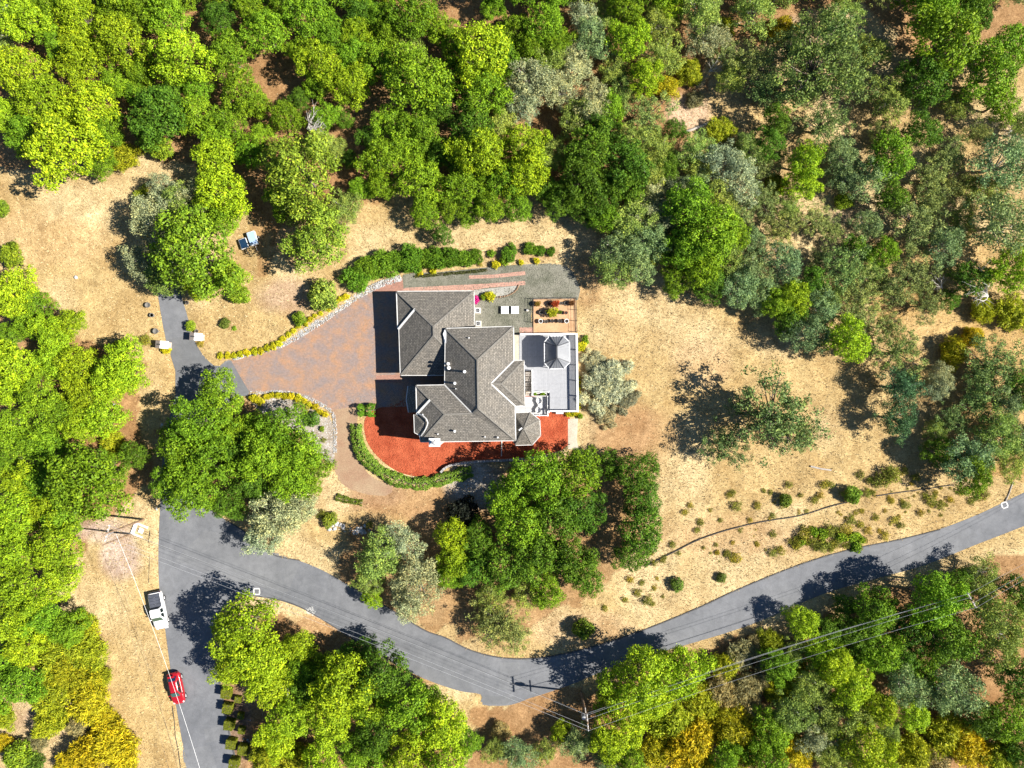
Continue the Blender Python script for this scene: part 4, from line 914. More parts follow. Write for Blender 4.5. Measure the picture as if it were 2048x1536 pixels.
# ------------------------------------------------------------------ utility poles and wires
def pole(px, py, h, label, arm=None, trafo=None, r=.15, armz=.35, extra=False):
    b = P(px, py); e = empty('utility_pole', (b.x, b.y, 0)); tag(e, label, 'utility pole', 'utility poles')
    MB().tube([(0, 0, -.5), (0, 0, h)], [r, r * .72], 10).build('pole', MT['wood'], e)
    if arm is not None:
        ca, sa = math.cos(arm), math.sin(arm)
        MB().bar((-1.05 * ca, -1.05 * sa, h - armz), (1.05 * ca, 1.05 * sa, h - armz), .12, .12).build('crossarm', MT['greywood'], e)
        if extra: MB().bar((-.8 * ca, -.8 * sa, h - 2.4), (.8 * ca, .8 * sa, h - 2.4), .1, .1).build('crossarm', MT['greywood'], e)
        for t in (-.95, -.45, .45, .95): MB().lathe((t * ca, t * sa, h - armz + .06), [(.035, 0), (.06, .06), (.03, .1), (.055, .15), (.02, .2)], 8).build('insulator', MT['white'], e)
    if trafo is not None:
        ca, sa = math.cos(trafo), math.sin(trafo); MB().lathe((.42 * ca, .42 * sa, h - 1.9), [(.24, 0), (.26, .05), (.26, .8), (.2, .88), (.05, .9)], 14).build('transformer', MT['steel'], e); MB().bar((0, 0, h - 1.5), (.3 * ca, .3 * sa, h - 1.5), .08, .2).build('bracket', MT['steel'], e)
    return e
HA, HC, HD = 8.7, 8.5, 8.5
tA, tC, tD = P(212, 1067, HA), P(1176, 1447, HC), P(1947, 1202, HD)
def basepx(t): return (t.x / CAMH * FPX + 1024, 768 - t.y / CAMH * FPX)
pole(*basepx(tA), HA, 'wooden utility pole with transformer and crossarm on the grass by the road junction', R_(75), R_(200))
pole(*basepx(P(206, 1090, 6.4)), 6.4, 'shorter bare wooden pole beside the white concrete frame', None, None, .13)
pole(*basepx(tC), HC, 'dark utility pole with two crossarms and transformer below the bend in the road', R_(95), R_(160), .15, .35, True)
pole(*basepx(tD), HD, 'brown utility pole among the trees beneath the far road stretch', R_(120), None)
def wire(a, b, sag, label, rad=.014, mat='wire'):
    pts = []
    for k in range(25):
        t = k / 24; p = a.lerp(b, t); p = p - Vector((0, 0, sag * 4 * t * (1 - t))); pts.append(p)
    c = a; m = MB(); m.tube([p - c for p in pts], [rad] * 25, 4, True); o = m.build('overhead_wire', MT[mat]); o.location = c
    tag(o, label, 'wire', 'overhead power wires')
def armpt(t, ang, d, dz): return t + Vector((math.cos(ang) * d, math.sin(ang) * d, dz))
for d, dz, sg in ((-.95, -.15, .55), (-.45, -.15, .7), (.95, -.15, .65)):
    wire(armpt(tA, R_(75), d, dz), armpt(tC, R_(95), d, dz), sg, 'pale overhead wire spanning the road from junction pole to bend pole', .013)
wire(armpt(tA, 0, 0, -2.2), armpt(tC, 0, 0, -2.45), .8, 'thicker low cable slung between junction pole and bend pole', .02, 'darkwire')
for d, dz, sg in ((-.95, -.15, .9), (.45, -.15, .8), (.95, -.15, .95)):
    wire(armpt(tC, R_(95), d, dz), armpt(tD, R_(120), d, dz), sg, 'pale overhead wire running from bend pole over the tree tops')
wire(armpt(tC, 0, 0, -2.4), armpt(tD, 0, 0, -2.2), .9, 'low cable from bend pole to the brown pole among trees', .02)
for d in (-.95, -.3, .95): wire(armpt(tD, R_(120), d, -.15), P(2420, 960, HD) + Vector((d * .5, d * .8, 0)), .7, 'pale overhead wire leaving the brown pole across the road end')
tS = P(455, 1790, 7.6)
wire(P(232, 1068, 8.1), tS + Vector((.9, 0, 0)), 1.4, 'bright single wire passing over the white pickup and red car', .018)
wire(P(206, 1068, 7.9), tS + Vector((-2.0, 0, 0)), 1.1, 'thin wire over the dry verge from the junction pole', .009, 'darkwire')
wire(P(205, 1091, 6.3), tS + Vector((-4.0, 0, -1)), .8, 'thin wire over the dry verge from the shorter bare pole', .009, 'darkwire')
# concrete frame and slab beside the poles
e = empty('culvert_headwall', P(279, 1059), R_(-22)); e.scale = (.85, .85, 1); tag(e, 'white concrete frame with a slab inside, on grass beside the utility poles', 'concrete frame')
for dx, dy, sx, sy in ((-.75, 0, .5, 1.9), (.35, .85, 1.7, .3), (.2, -.9, 1.5, .25)): MB().box((dx, dy, .12), (sx, sy, .32)).build('frame_side', MT['white'], e, bevel=.03)
MB().box((.35, 0, .08), (.75, .8, .2)).build('slab', MT['white'], e, bevel=.02)
tag(MB().lathe(tuple(P(311, 1019)), [(.3, -.02), (.3, .07), (.05, .09)], 16).build('manhole_cover', MT['white']), 'round white utility cover in the grass at the road edge', 'cover')
# ------------------------------------------------------------------ logs, pipe, dead wood
def log(pts, r, label, mat, name='fallen_log', cat='log'):
    W = [P(x, y) for x, y in pts]; c = W[0].copy(); q = [Vector((p.x - c.x, p.y - c.y, GZ(p.x, p.y) + r * .7)) for p in W]
    o = MB().tube(q, [r * (1 - .25 * i / len(q)) for i in range(len(q))], 8).build(name, mat); o.location = (c.x, c.y, 0); tag(o, label, cat); return o
log([(1619,932), (1640,937), (1661,940)], .13, 'grey fallen branch lying alone on the dry meadow', MT['greywood'])
log([(1369,266), (1400,255), (1431,241)], .18, 'straight timber log edging the bare sandy clearing', MT['greywood'])
log(smoothline([(1290,1132),(1340,1106),(1400,1077),(1450,1060),(1520,1043),(1600,1030),(1660,1012),(1700,1002)], 3), .10, 'long black pipe snaking along the slope above the road', MT['pipe'], 'drainage_pipe', 'pipe')
log(smoothline([(1750,991),(1800,984),(1850,977),(1905,969)], 3), .08, 'shorter black pipe on the slope below the dark oaks', MT['pipe'], 'drainage_pipe', 'pipe')
log([(2010,1003), (2016,985), (2023,963)], .09, 'pale post lying by the painted square at the road edge', MT['greywood'], 'fallen_post', 'post')
log([(1768,1160), (1800,1159)], .10, 'brown log on the bare bank beside the shaded road', MT['wood'])
log([(345,1412), (349,1440), (352,1470), (358,1500), (362,1536)], .05, 'black hose along the road edge behind the red car', MT['pipe'], 'hose', 'hose')
log([(298,1085), (301,1060), (300,1120), (298,1165)], .03, 'thin dark hose in the grass beside the junction', MT['pipe'], 'hose', 'hose')
for px, py, s, lab in ((154, 555, .3, 'lone grey boulder in the dry meadow beside the big tree'), (230, 811, .35, 'flat grey rock at the edge of the woodland path'), (325, 850, .3, 'tan rock in the tree shade beside the driveway')):
    p = P(px, py); o = stones('boulder', [(0, 0)], [s], MT['rock'], .6, px, kind=None); o.location = (p.x, p.y, GZ(p.x, p.y)); tag(o, lab, 'rock')
# ------------------------------------------------------------------ vegetation prototypes
def norm(a): return a / np.maximum(np.linalg.norm(a, axis=1, keepdims=True), 1e-9)
def leafcards(name, C, N, S, asp, tone, r, T=None):
    n = len(C); N = norm(N)
    if T is None: T = r.normal(size=(n, 3))
    T = norm(T - N * (T * N).sum(1, keepdims=True)); B = np.cross(N, T)
    l = S[:, None]; w_ = (S * asp)[:, None]; V = np.zeros((n, 4, 3))
    V[:, 0] = C - T * l; V[:, 1] = C + B * w_ + N * l * .12; V[:, 2] = C + T * l; V[:, 3] = C - B * w_ + N * l * .12
    me = np_mesh(name, V.reshape(-1, 3), np.arange(4 * n).reshape(-1, 4), np.clip(tone, 0, 1)); me.materials.append(LEAF); return me
def lobe_centres(r, n, R, Rz, zlo, f0, f1):
    k = np.arange(n) + .5; z = 1 - (1 - zlo) * k / n; ph = k * 2.39996 + r.uniform(0, 6); q = np.sqrt(np.maximum(0, 1 - z * z))
    D = np.stack([q * np.cos(ph), q * np.sin(ph), z], 1) + r.normal(0, .13, (n, 3)); D = norm(D)
    rad = r.uniform(f0, f1, n)[:, None]; az = np.arctan2(D[:, 1], D[:, 0])
    lop = 1 + .16 * np.cos(2 * az + r.uniform(0, 6)) + .12 * np.cos(3 * az + r.uniform(0, 6))
    return D * rad * lop[:, None] * np.array((R, R, Rz))
def crown_mesh(name, seed, R, Rz, zc, n, l0, l1, zlo=-.35, f0=.58, f1=.80, flat=.85, spacing=.27, per=5, leaf=.19, asp=.55, spread=.16, fill=4, outw=.9, sprig=False, cull=.80):
    r = np.random.RandomState(seed); LC = lobe_centres(r, n, R, Rz, zlo, f0, f1); LR = r.uniform(l0, l1, n) * R
    if fill: LC = np.concatenate([LC, r.normal(0, .22, (fill, 3)) * np.array((R, R, Rz))]); LR = np.concatenate([LR, r.uniform(.32, .42, fill) * R])
    C = []; N = []; T = []
    ltone = r.normal(0, .07, len(LC))
    for i, (c, q) in enumerate(zip(LC, LR)):
        k = int(2.6 * math.pi * q * q / (spacing * spacing)); D = norm(r.normal(size=(k, 3))); D = D[D[:, 2] > -.55]
        rr = q * r.uniform(.72, 1.1, (len(D), 1)); p = c + D * rr * np.array((1, 1, flat))
        d = np.linalg.norm((p[:, None, :] - LC[None]) / np.array((1, 1, flat)), axis=2) / LR[None]; d[:, i] = 9
        ok = d.min(1) > cull; p = p[ok]; D = D[ok]; C.append(p); N.append(D); T.append(np.full(len(p), ltone[i]))
    C = np.concatenate(C); N = np.concatenate(N); T = np.concatenate(T) + r.normal(0, .15, len(C))
    C = np.repeat(C, per, 0); N = np.repeat(N, per, 0); T = np.repeat(T, per) + r.normal(.5, .12, len(C))
    C = C + r.normal(0, spread, C.shape); out = N.copy()
    Nn = N * outw + r.normal(0, .6, N.shape) + np.array((0, 0, .12))
    S = leaf * r.uniform(.65, 1.3, len(C)); Tn = None
    if sprig:
        Tn = out + r.normal(0, .45, out.shape) + np.array((0, 0, .5)); Nn = r.normal(size=N.shape) + np.array((.0, 0, .5))
    C[:, 2] += zc; C[:, 2] = np.maximum(C[:, 2], .03)
    return leafcards(name, C, Nn, S, asp, T, r, Tn), LC + np.array((0, 0, zc)), LR
def trunk_mesh(name, seed, LC, zc, R, rt, lean=.3, maxl=12, mat=BARK):
    rr = random.Random(seed); m = MB(); top = Vector((rr.uniform(-lean, lean), rr.uniform(-lean, lean), zc * .55)); mid = Vector((top.x * .3 + rr.uniform(-.1, .1), top.y * .3, zc * .28))
    m.tube([(0, 0, -.45), (0, 0, .05), mid, top], [rt * 1.35, rt * 1.1, rt * .9, rt * .75], 8)
    idx = list(range(len(LC))); rr.shuffle(idx)
    for i in idx[:maxl]:
        e = Vector(LC[i]); k = top.lerp(e, .5) + Vector((rr.uniform(-.3, .3), rr.uniform(-.3, .3), rr.uniform(-.35, .1))) * R * .15; f = rr.uniform(.3, .5)
        m.tube([top - Vector((0, 0, .1)), top.lerp(k, .55), k, e], [rt * f * 1.3, rt * f, rt * f * .7, rt * .1], 5, False)
        for _ in range(2):
            s = k.lerp(e, rr.uniform(.2, .6)); t = s + Vector((rr.uniform(-1, 1), rr.uniform(-1, 1), rr.uniform(-.1, .5))) * R * .2; m.tube([s, t], [rt * f * .5, rt * .06], 4, False)
    me = m.mesh(name, True); me.materials.append(mat); return me
PROTO = {}
def addproto(kind, seed, R, zc, rt, mat=BARK, maxl=12, **k):
    cm, LC, LR = crown_mesh(kind + '_crown', seed, R, zc=zc, **k)
    tm = trunk_mesh(kind + '_trunk', seed, LC, zc, R, rt, .3 * R / 4, maxl, mat)
    ext = float(np.percentile(np.abs(np.array([v.co[:2] for v in cm.vertices])).max(1), 97)) if False else R
    PROTO.setdefault(kind, []).append((cm, tm, R, zc))
for s in range(5): addproto('dense', 10 + s, 4.35, 5.3, .26, Rz=3.9, n=60, l0=.11, l1=.25, f0=.42, f1=.88, spacing=.30, per=5, leaf=.15, spread=.165, fill=0, cull=.90)
for s in range(4): addproto('semi', 30 + s, 4.35, 4.5, .22, PALEBARK, 22, Rz=3.0, n=66, l0=.09, l1=.18, f0=.42, f1=.95, spacing=.30, per=5, leaf=.155, asp=.42, spread=.2, fill=1, outw=.6, cull=.7)
for s in range(4): addproto('airy', 50 + s, 4.6, 4.4, .26, BARK, 30, Rz=2.4, n=110, l0=.055, l1=.115, zlo=-.1, f0=.3, f1=1.08, flat=.6, spacing=.29, per=5, leaf=.15, asp=.45, spread=.19, fill=0, outw=.5, cull=.6)
for s in range(3): addproto('bush', 70 + s, 1.5, 1.0, .06, Rz=1.1, n=18, l0=.24, l1=.38, zlo=-.2, spacing=.17, per=5, leaf=.11, spread=.09, fill=3, maxl=5)
for s in range(4): addproto('scrub', 80 + s, 2.6, 1.1, .07, Rz=1.5, n=34, l0=.15, l1=.26, zlo=.0, f0=.4, f1=.85, spacing=.2, per=5, leaf=.19, asp=.2, spread=.13, fill=2, maxl=10, sprig=True, cull=.7)
for s in range(2): addproto('juniper', 90 + s, 1.8, .7, .07, Rz=1.0, n=24, l0=.18, l1=.30, zlo=.0, f0=.4, f1=.8, spacing=.16, per=5, leaf=.17, asp=.22, spread=.09, fill=3, maxl=6, sprig=True)
for s in range(2): addproto('mound', 95 + s, .5, .28, .03, Rz=.36, n=10, l0=.28, l1=.42, zlo=.0, spacing=.085, per=4, leaf=.065, spread=.05, fill=2, maxl=3)
for s in range(2): addproto('tuft', 98 + s, 1.0, .35, .03, BARK, 8, Rz=.6, n=16, l0=.16, l1=.3, zlo=.0, f0=.4, f1=.9, spacing=.17, per=4, leaf=.10, asp=.35, spread=.1, fill=0, sprig=True, cull=.6)
addproto('lavender', 105, 4.6, .7, .06, PALEBARK, 20, Rz=1.5, n=60, l0=.12, l1=.2, zlo=.0, f0=.25, f1=.92, flat=1.0, spacing=.2, per=5, leaf=.27, asp=.13, spread=.15, fill=6, sprig=True, cull=.6)
KIND = {'L': ('dense', (0.25, 0.365, 0.014), 'bright lime-green'), 'G': ('dense', (0.152, 0.27, 0.014), 'rich green'), 'D': ('dense', (0.085, 0.172, 0.014), 'dark green'),
        'O': ('airy', (0.25, 0.305, 0.09), 'thin olive-green'), 'A': ('airy', (0.18, 0.265, 0.075), 'open-crowned dark green'), 'S': ('semi', (0.31, 0.355, 0.19), 'silvery grey-green'), 'B': ('semi', (0.185, 0.27, 0.105), 'dusky blue-green'),
        'M': ('semi', (0.235, 0.315, 0.062), 'mid olive-green'), 'Y': ('scrub', (0.44, 0.385, 0.016), 'golden yellow'), 'H': ('scrub', (0.31, 0.345, 0.018), 'yellow-green'), 'K': ('scrub', (0.29, 0.255, 0.11), 'dry grey-brown'),
        's': ('bush', (0.19, 0.28, 0.018), 'green'), 'd': ('bush', (0.085, 0.15, 0.018), 'dark green'), 'y': ('mound', (0.43, 0.41, 0.014), 'yellow-green'), 'g': ('mound', (0.17, 0.28, 0.018), 'green'), 'j': ('juniper', (0.12, 0.23, 0.016), 'deep green'),
        't': ('tuft', (0.22, 0.235, 0.032), 'olive'), 'u': ('tuft', (0.34, 0.29, 0.035), 'yellowish'), 'v': ('lavender', (0.46, 0.455, 0.28), 'silvery')}
WORD = {'dense': ('broadleaf_tree', 'tree', 'tree'), 'semi': ('oak_tree', 'oak tree', 'tree'), 'airy': ('oak_tree', 'oak tree', 'tree'), 'bush': ('bush', 'bush', 'bush'), 'scrub': ('scrub_bush', 'scrub bush', 'bush'), 'juniper': ('juniper_shrub', 'juniper shrub', 'shrub'),
        'mound': ('garden_shrub', 'shrub', 'shrub'), 'tuft': ('wild_plant', 'wild plant', 'plant'), 'lavender': ('shrub', 'shrub', 'shrub')}
def zone(x, y):
    if 320 <= x < 690 and 735 <= y < 1110: return 'in the clump between driveway and road junction'
    if 680 <= x < 1345 and 885 <= y < 1320: return 'in the clump between red bed and road'
    if 1340 <= x < 1800 and 960 <= y < 1180: return 'on the weedy slope above the road'
    if x < 320 and y >= 1200: return 'in the thicket beside the verge with parked vehicles'
    if x < 320 and y >= 490: return 'in the grove along the driveway verge'
    if x < 540 and y >= 290: return 'around the big shade tree over the driveway'
    if 400 <= x < 960 and y >= 1180: return 'in the grove between the two roads'
    if 960 <= x < 1500 and y >= 1300: return 'around the pole below the road bend'
    if x >= 1400 and y >= 1120: return 'in the wood below the far road'
    if x < 540: return 'in the woodland uphill of the meadow'
    if x < 1020: return 'in the dense woodland behind the juniper hedge'
    if x < 1350: return 'in the mixed wood around the sandy clearing'
    return 'on the dry hillside beyond the open meadow'
USED = {}
def plant(px, py, rpx, t, label=None, col=None, sq=1.0, group=None, zbase=0.0, size=None):
    kind, c0, look = KIND[t]; lst = PROTO[kind]; i = rnd.randrange(len(lst)); cm, tm, R, zc = lst[i]
    s = PM(rpx, 3.0) / R; z = zc * s * sq; s = PM(rpx, z) / R; p = P(px, py, z)
    nm, wd, cat = WORD[kind]
    if kind in ('dense', 'semi', 'airy') and rpx < 24: nm, wd, cat = 'young_tree', 'young tree', 'tree'
    e = empty(nm, (p.x, p.y, zbase), rnd.uniform(0, 6.28)); e.scale = (s * rnd.uniform(.96, 1.06), s * rnd.uniform(.96, 1.06), s * sq * rnd.uniform(.92, 1.1))
    cr_ = bpy.data.objects.new('crown' if cat == 'tree' else 'foliage', cm); COL.objects.link(cr_); cr_.parent = e
    c = col or c0; b = rnd.uniform(.82, 1.2); h = rnd.uniform(-.10, .10); cr_.color = (c[0] * b * (1 + h), c[1] * b, c[2] * b * (1 - h), 1)
    tk = bpy.data.objects.new('trunk' if cat == 'tree' else 'stem', tm); COL.objects.link(tk); tk.parent = e
    if label: tag(e, label, cat, group)
    else:
        sz = 'very broad ' if rpx > 66 else 'broad ' if rpx > 54 else 'mid-sized ' if rpx > 45 else 'modest ' if rpx > 38 else 'small ' if rpx > 30 else 'little '
        sz += 'paler ' if b > 1.1 else 'deeper ' if b < .92 else ''
        lb = (sz + look + ' ' + wd + ' ' + zone(px, py)); tag(e, lb, cat, group or (look + ' ' + wd + 's ' + zone(px, py)))
    return e
def plants(txt):
    for it in txt.split():
        q = it.split(','); plant(float(q[0]), float(q[1]), float(q[2]), q[3])
# --- woodland uphill of the meadow
plants('''57,39,50,L 160,36,46,L 168,122,50,L 150,74,38,L 242,85,54,L 286,30,40,G 335,28,50,G 365,118,60,L 458,112,46,G 482,190,52,G 40,145,56,L 88,205,54,L 12,230,40,L 183,212,58,L
 140,295,74,L 222,262,40,G 232,170,36,G 285,150,34,G 325,232,64,D 388,235,44,G 430,283,42,G 498,310,32,G 322,298,26,s 15,60,40,M 100,8,40,G 230,10,40,G 440,40,36,D 500,20,36,G 110,85,34,G 60,270,44,G 205,330,30,G 20,20,34,S
 420,8,20,M 395,180,34,G 275,190,30,G 345,180,34,D 300,262,30,D 455,250,40,G''')
for x in list(range(-10, 850, 62)) + list(range(970, 1860, 66)) + [1990, 2050]:
    plant(x + rnd.uniform(-12, 12), -26 + rnd.uniform(-12, 8), rnd.uniform(36, 50), rnd.choice('GGL') if x < 1050 else rnd.choice('MMGO'))
plants('1945,20,40,D 1960,-20,40,D 1870,-20,44,G')
# --- woodland behind the house
plants('''535,70,48,G 616,34,52,G 658,68,38,G 603,100,34,G 642,130,48,L 637,167,32,G 710,68,38,L 705,112,38,G 705,170,44,L 754,125,42,G 838,160,70,G 820,112,42,M 877,205,44,D 825,34,56,G 780,75,34,G 863,50,40,G 905,85,44,G
 960,105,68,L 968,195,50,G 945,260,50,D 785,248,42,G 843,265,42,G 762,318,44,G 812,295,44,G 572,235,34,G 652,235,32,G 517,210,28,G 520,280,32,G 720,378,26,G 762,375,32,G 838,365,48,G 928,370,46,G 955,307,58,L 1007,365,42,G 720,20,36,D
 905,150,36,D 920,320,40,D 880,300,34,D 985,20,26,G 760,30,34,G 565,10,36,G 690,240,22,D 1003,120,40,G 1000,260,42,M 895,410,34,G 980,410,36,G 850,425,34,G 1035,420,30,G 940,425,28,G 885,470,22,D 700,320,20,D 740,280,28,D 600,200,26,D 675,300,24,M 640,290,34,M''')
plant(605, 350, 84, 'L', 'broad lime-green tree above the small trailers, brown ground showing through', (0.189, 0.261, 0.023)); plant(635, 480, 66, 'G', 'rounded green tree standing alone before the juniper hedge', (0.167, 0.268, 0.029)); plant(690, 420, 40, 'M', 'loose olive tree shading the dry grass behind the juniper hedge'); plant(566, 405, 38, 'G'); plant(600, 415, 46, 'M')
# --- mixed wood around the clearing
plants('''1090,50,46,G 1165,30,36,S 1110,85,40,G 1190,85,46,B 1150,130,42,S 1253,16,42,G 1253,85,44,L 1318,52,40,M 1323,112,44,M 1400,26,50,M 1410,80,44,S 1446,58,26,H 1375,146,30,H 1331,176,28,Y 1290,160,40,L 1063,170,52,S 1123,182,42,S 1185,208,44,S
 1100,125,38,M 1045,210,40,S 1155,235,42,M 1220,222,36,G 1297,230,46,A 1350,262,26,D 1045,290,48,L 1050,350,50,L 1100,312,36,M 1180,300,56,D 1160,360,50,D 1252,330,54,D 1245,375,42,D 1297,346,44,M 1331,340,32,D 1305,385,38,S 1230,140,34,M 1060,100,34,G
 1030,60,34,G 1200,260,36,D 1250,180,34,M 1340,20,34,L 1215,30,30,M 1275,280,40,M 1320,300,36,M 1200,400,42,D 1210,440,34,G 1160,420,30,D 1265,440,50,M 1300,480,44,B 1310,430,44,S 1330,500,40,M 1240,500,48,B 1230,540,42,M 1275,525,42,B 1120,400,36,D 1085,380,30,D''')
# --- hillside to the right
plants('''1390,300,40,M 1440,325,46,S 1480,365,46,S 1505,130,46,O 1462,158,34,M 1506,26,50,M 1450,105,34,O 1648,250,50,A 1780,195,46,M 1740,105,38,M 1692,30,38,M 1890,80,72,G 1848,165,50,D 1870,20,50,G 1980,145,62,G 2018,100,50,G 2000,205,42,G
 1914,210,32,M 1843,262,38,D 1780,312,48,G 1682,315,42,B 1745,350,46,B 1610,325,42,L 1600,370,36,L 1552,245,36,D 1540,290,34,D 1862,352,40,O 1915,372,40,O 2005,325,62,B 1965,380,42,M 1783,396,36,D 1687,403,18,s 1862,400,42,O 2005,445,70,B 1926,440,34,M
 1835,448,56,O 1888,490,46,B 1731,448,32,B 1630,440,38,O 1557,463,40,O 1562,523,44,B 1622,568,34,D 1713,497,30,D 1765,505,34,G 1687,536,50,A 1718,588,46,O 1822,549,50,O 1783,575,42,O 1588,594,40,L 1549,609,34,G 1614,666,48,B 1692,680,48,L 1705,630,42,O 1770,653,36,O
 1796,705,50,A 1875,757,34,S 1906,703,34,Y 1942,674,24,Y 2018,536,50,L 2025,627,44,H 1992,731,60,A 1942,560,40,D 1900,601,22,D 1640,610,40,B 1580,640,36,D 1520,590,36,B 1480,575,44,B 1500,540,42,B 1460,520,44,M
 1380,420,54,G 1420,470,62,G 1440,400,44,M 1370,500,46,G 1400,540,44,L 1460,465,40,G 1350,560,34,G 1420,570,36,D 1340,440,36,B 1390,380,40,B 1480,430,36,O 1525,400,36,O 1500,480,34,B 1530,330,34,O 1560,60,30,Y 1530,180,40,A 1575,420,28,M
 1950,40,34,D 1640,520,30,O 1660,460,30,O 1760,280,34,O 1950,270,34,O 1900,310,36,O 1960,620,30,H 1850,610,34,O 2040,250,34,M 1650,590,34,M 1740,540,34,M 1690,360,36,B 1440,260,30,H 1400,340,34,M 1350,380,34,S 1500,300,36,M 1465,300,28,K 1390,200,20,K 1550,370,24,H''')
plant(1640, 125, 92, 'A', 'huge open-crowned oak with bare ground showing through, above the dry hillside', (0.123, 0.196, 0.051)); plant(1590, 95, 56, 'A'); plant(1700, 160, 54, 'A'); plant(1610, 175, 52, 'A'); plant(1670, 75, 50, 'A')
plant(1800, 774, 46, 'B', 'dark oak casting long branch shadows on the meadow', (0.087, 0.181, 0.072)); plant(1791, 837, 44, 'B', 'dark blue-green oak at the meadow corner beside the wild slope', (0.087, 0.174, 0.065))
plants('''1871,778,30,S 1951,803,42,A 2014,803,50,B 1930,916,52,B 1943,950,44,G 1993,866,50,M 2035,874,42,B 2022,925,38,M 1871,862,28,M 1779,950,22,t 1880,905,34,D 1900,840,34,A 2040,780,40,D 1960,750,40,A''')
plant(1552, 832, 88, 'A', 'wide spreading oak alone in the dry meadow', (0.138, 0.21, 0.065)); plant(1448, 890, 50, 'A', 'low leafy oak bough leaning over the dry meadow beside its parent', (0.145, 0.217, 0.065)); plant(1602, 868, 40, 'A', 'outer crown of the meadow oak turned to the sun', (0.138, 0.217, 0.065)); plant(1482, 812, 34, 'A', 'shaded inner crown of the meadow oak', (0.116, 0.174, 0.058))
# --- clump between red bed and road
plants('''1080,955,64,G 1150,945,56,G 1020,985,46,G 1040,1045,56,G 1110,1030,56,D 1160,1020,50,D 1270,945,48,D 1285,1000,42,D 1280,1060,52,D 1265,1110,38,D 1010,1130,54,D 1080,1110,56,D 1140,1110,56,D 1170,1150,44,D 1095,1180,40,G 905,1075,40,L 910,1125,36,L 895,1155,30,G
 955,1080,40,D 950,1140,40,D 1060,1190,36,M 985,1190,36,M 745,1195,22,L 740,1160,34,M 800,1085,46,S 830,1165,58,S 760,1110,52,M 815,1210,36,S 1000,1250,54,O 1030,1270,36,O 970,1235,34,O 1215,930,30,D''')
plant(1165, 1256, 21, 's', 'small round green bush alone on the strip above the road bend', (0.174, 0.275, 0.029)); plant(927, 1022, 30, 'd', 'near-black round bush in the shade below the retaining wall', (0.014, 0.019, 0.014))  # near-black bush: dark leaves, with the shade on them put into the colour
# --- clump between driveway and junction
plants('''440,790,52,G 400,850,62,G 370,900,56,G 425,920,60,G 380,975,58,G 350,960,44,G 560,860,52,G 530,905,56,G 600,905,52,G 630,930,40,G 580,950,48,G 500,960,46,D 470,900,42,D 560,1030,58,S 530,1070,44,S 600,1010,40,S 515,850,34,G 460,1010,36,D 475,860,36,G 560,985,36,M 615,970,30,G''')
# --- big shade tree and meadow edge
plant(388, 505, 88, 'L', 'great lime-green shade tree overhanging the driveway', (0.203, 0.326, 0.02)); plant(440, 385, 60, 'L'); plant(290, 525, 44, 'S'); plant(305, 440, 54, 'S'); plant(335, 390, 44, 'S'); plant(360, 420, 44, 'M'); plant(452, 436, 40, 'G'); plant(455, 548, 38, 'L'); plant(330, 560, 40, 'M'); plant(400, 578, 30, 'L'); plant(430, 325, 50, 'L'); plant(390, 395, 44, 'S'); plant(290, 400, 26, 'H'); plant(250, 315, 34, 'H'); plant(480, 590, 20, 's')
# --- grove left of the driveway
plants('''26,583,52,L 78,610,34,G 143,650,36,L 110,672,42,L 15,680,34,G 26,732,56,L 110,713,44,L 156,731,44,L 247,731,54,L 235,765,42,L 26,510,24,s 4,418,16,s 78,787,48,G 20,857,48,G 73,883,48,G 170,790,42,L 221,757,44,L 161,849,38,L 208,836,44,L 229,886,28,H 170,960,80,G
 215,943,44,G 40,960,44,L 26,1026,48,L 30,1092,52,L 117,1092,56,L 130,1030,44,G 90,960,40,G 273,910,30,D 60,650,34,G 10,780,40,L 120,830,40,G 110,900,44,G 20,920,34,G 90,1020,40,L 240,700,24,H''')
plants('''40,1175,56,L 117,1167,44,L 40,1240,50,L 143,1253,38,G 180,1300,44,H 117,1305,48,H 52,1292,44,L 40,1370,50,G 104,1383,46,H 182,1396,48,Y 104,1440,36,H 234,1487,52,Y 177,1506,46,Y 40,1511,30,s 3,1485,22,Y 135,1432,14,s 170,1250,30,H 140,1340,44,H 90,1240,44,G 10,1320,36,G 200,1350,30,H
 215,1440,30,Y 250,1530,34,Y 140,1530,34,Y 80,1480,24,K 10,1430,30,H 160,1450,26,K 70,1520,20,d''')
# --- grove between the roads
plants('''486,1260,74,L 525,1318,62,L 465,1331,46,L 595,1292,38,L 543,1370,46,L 686,1370,66,L 765,1344,56,D 725,1300,32,D 816,1410,56,G 621,1370,44,D 582,1435,52,L 660,1435,56,L 556,1475,42,L 535,1508,40,H 647,1514,46,L 751,1462,48,D 816,1508,50,L 882,1448,60,L 895,1514,50,L 720,1500,40,G 590,1515,40,H
 600,1340,36,G 730,1400,44,L 700,1310,26,D 930,1480,34,G 760,1530,40,G 850,1390,34,G 640,1330,30,G''')
# --- around the pole below the bend
plants('''1270,1357,72,L 1362,1344,60,L 1245,1448,52,L 1218,1490,42,L 1335,1435,50,H 1375,1488,56,Y 1310,1500,42,Y 1153,1482,36,B 1036,1508,38,B 1218,1525,32,B 1122,1461,24,L 1300,1400,44,L 1400,1400,40,H 1400,1530,40,Y 1090,1500,30,M 1000,1460,22,K 1260,1520,34,G 1340,1320,36,L 1215,1400,34,L 990,1500,28,M
 1462,1448,48,Y 1410,1460,36,Y 1440,1380,36,K 1490,1370,38,K 1480,1310,34,K 1500,1420,36,K 1530,1340,30,K 1450,1330,32,H''')
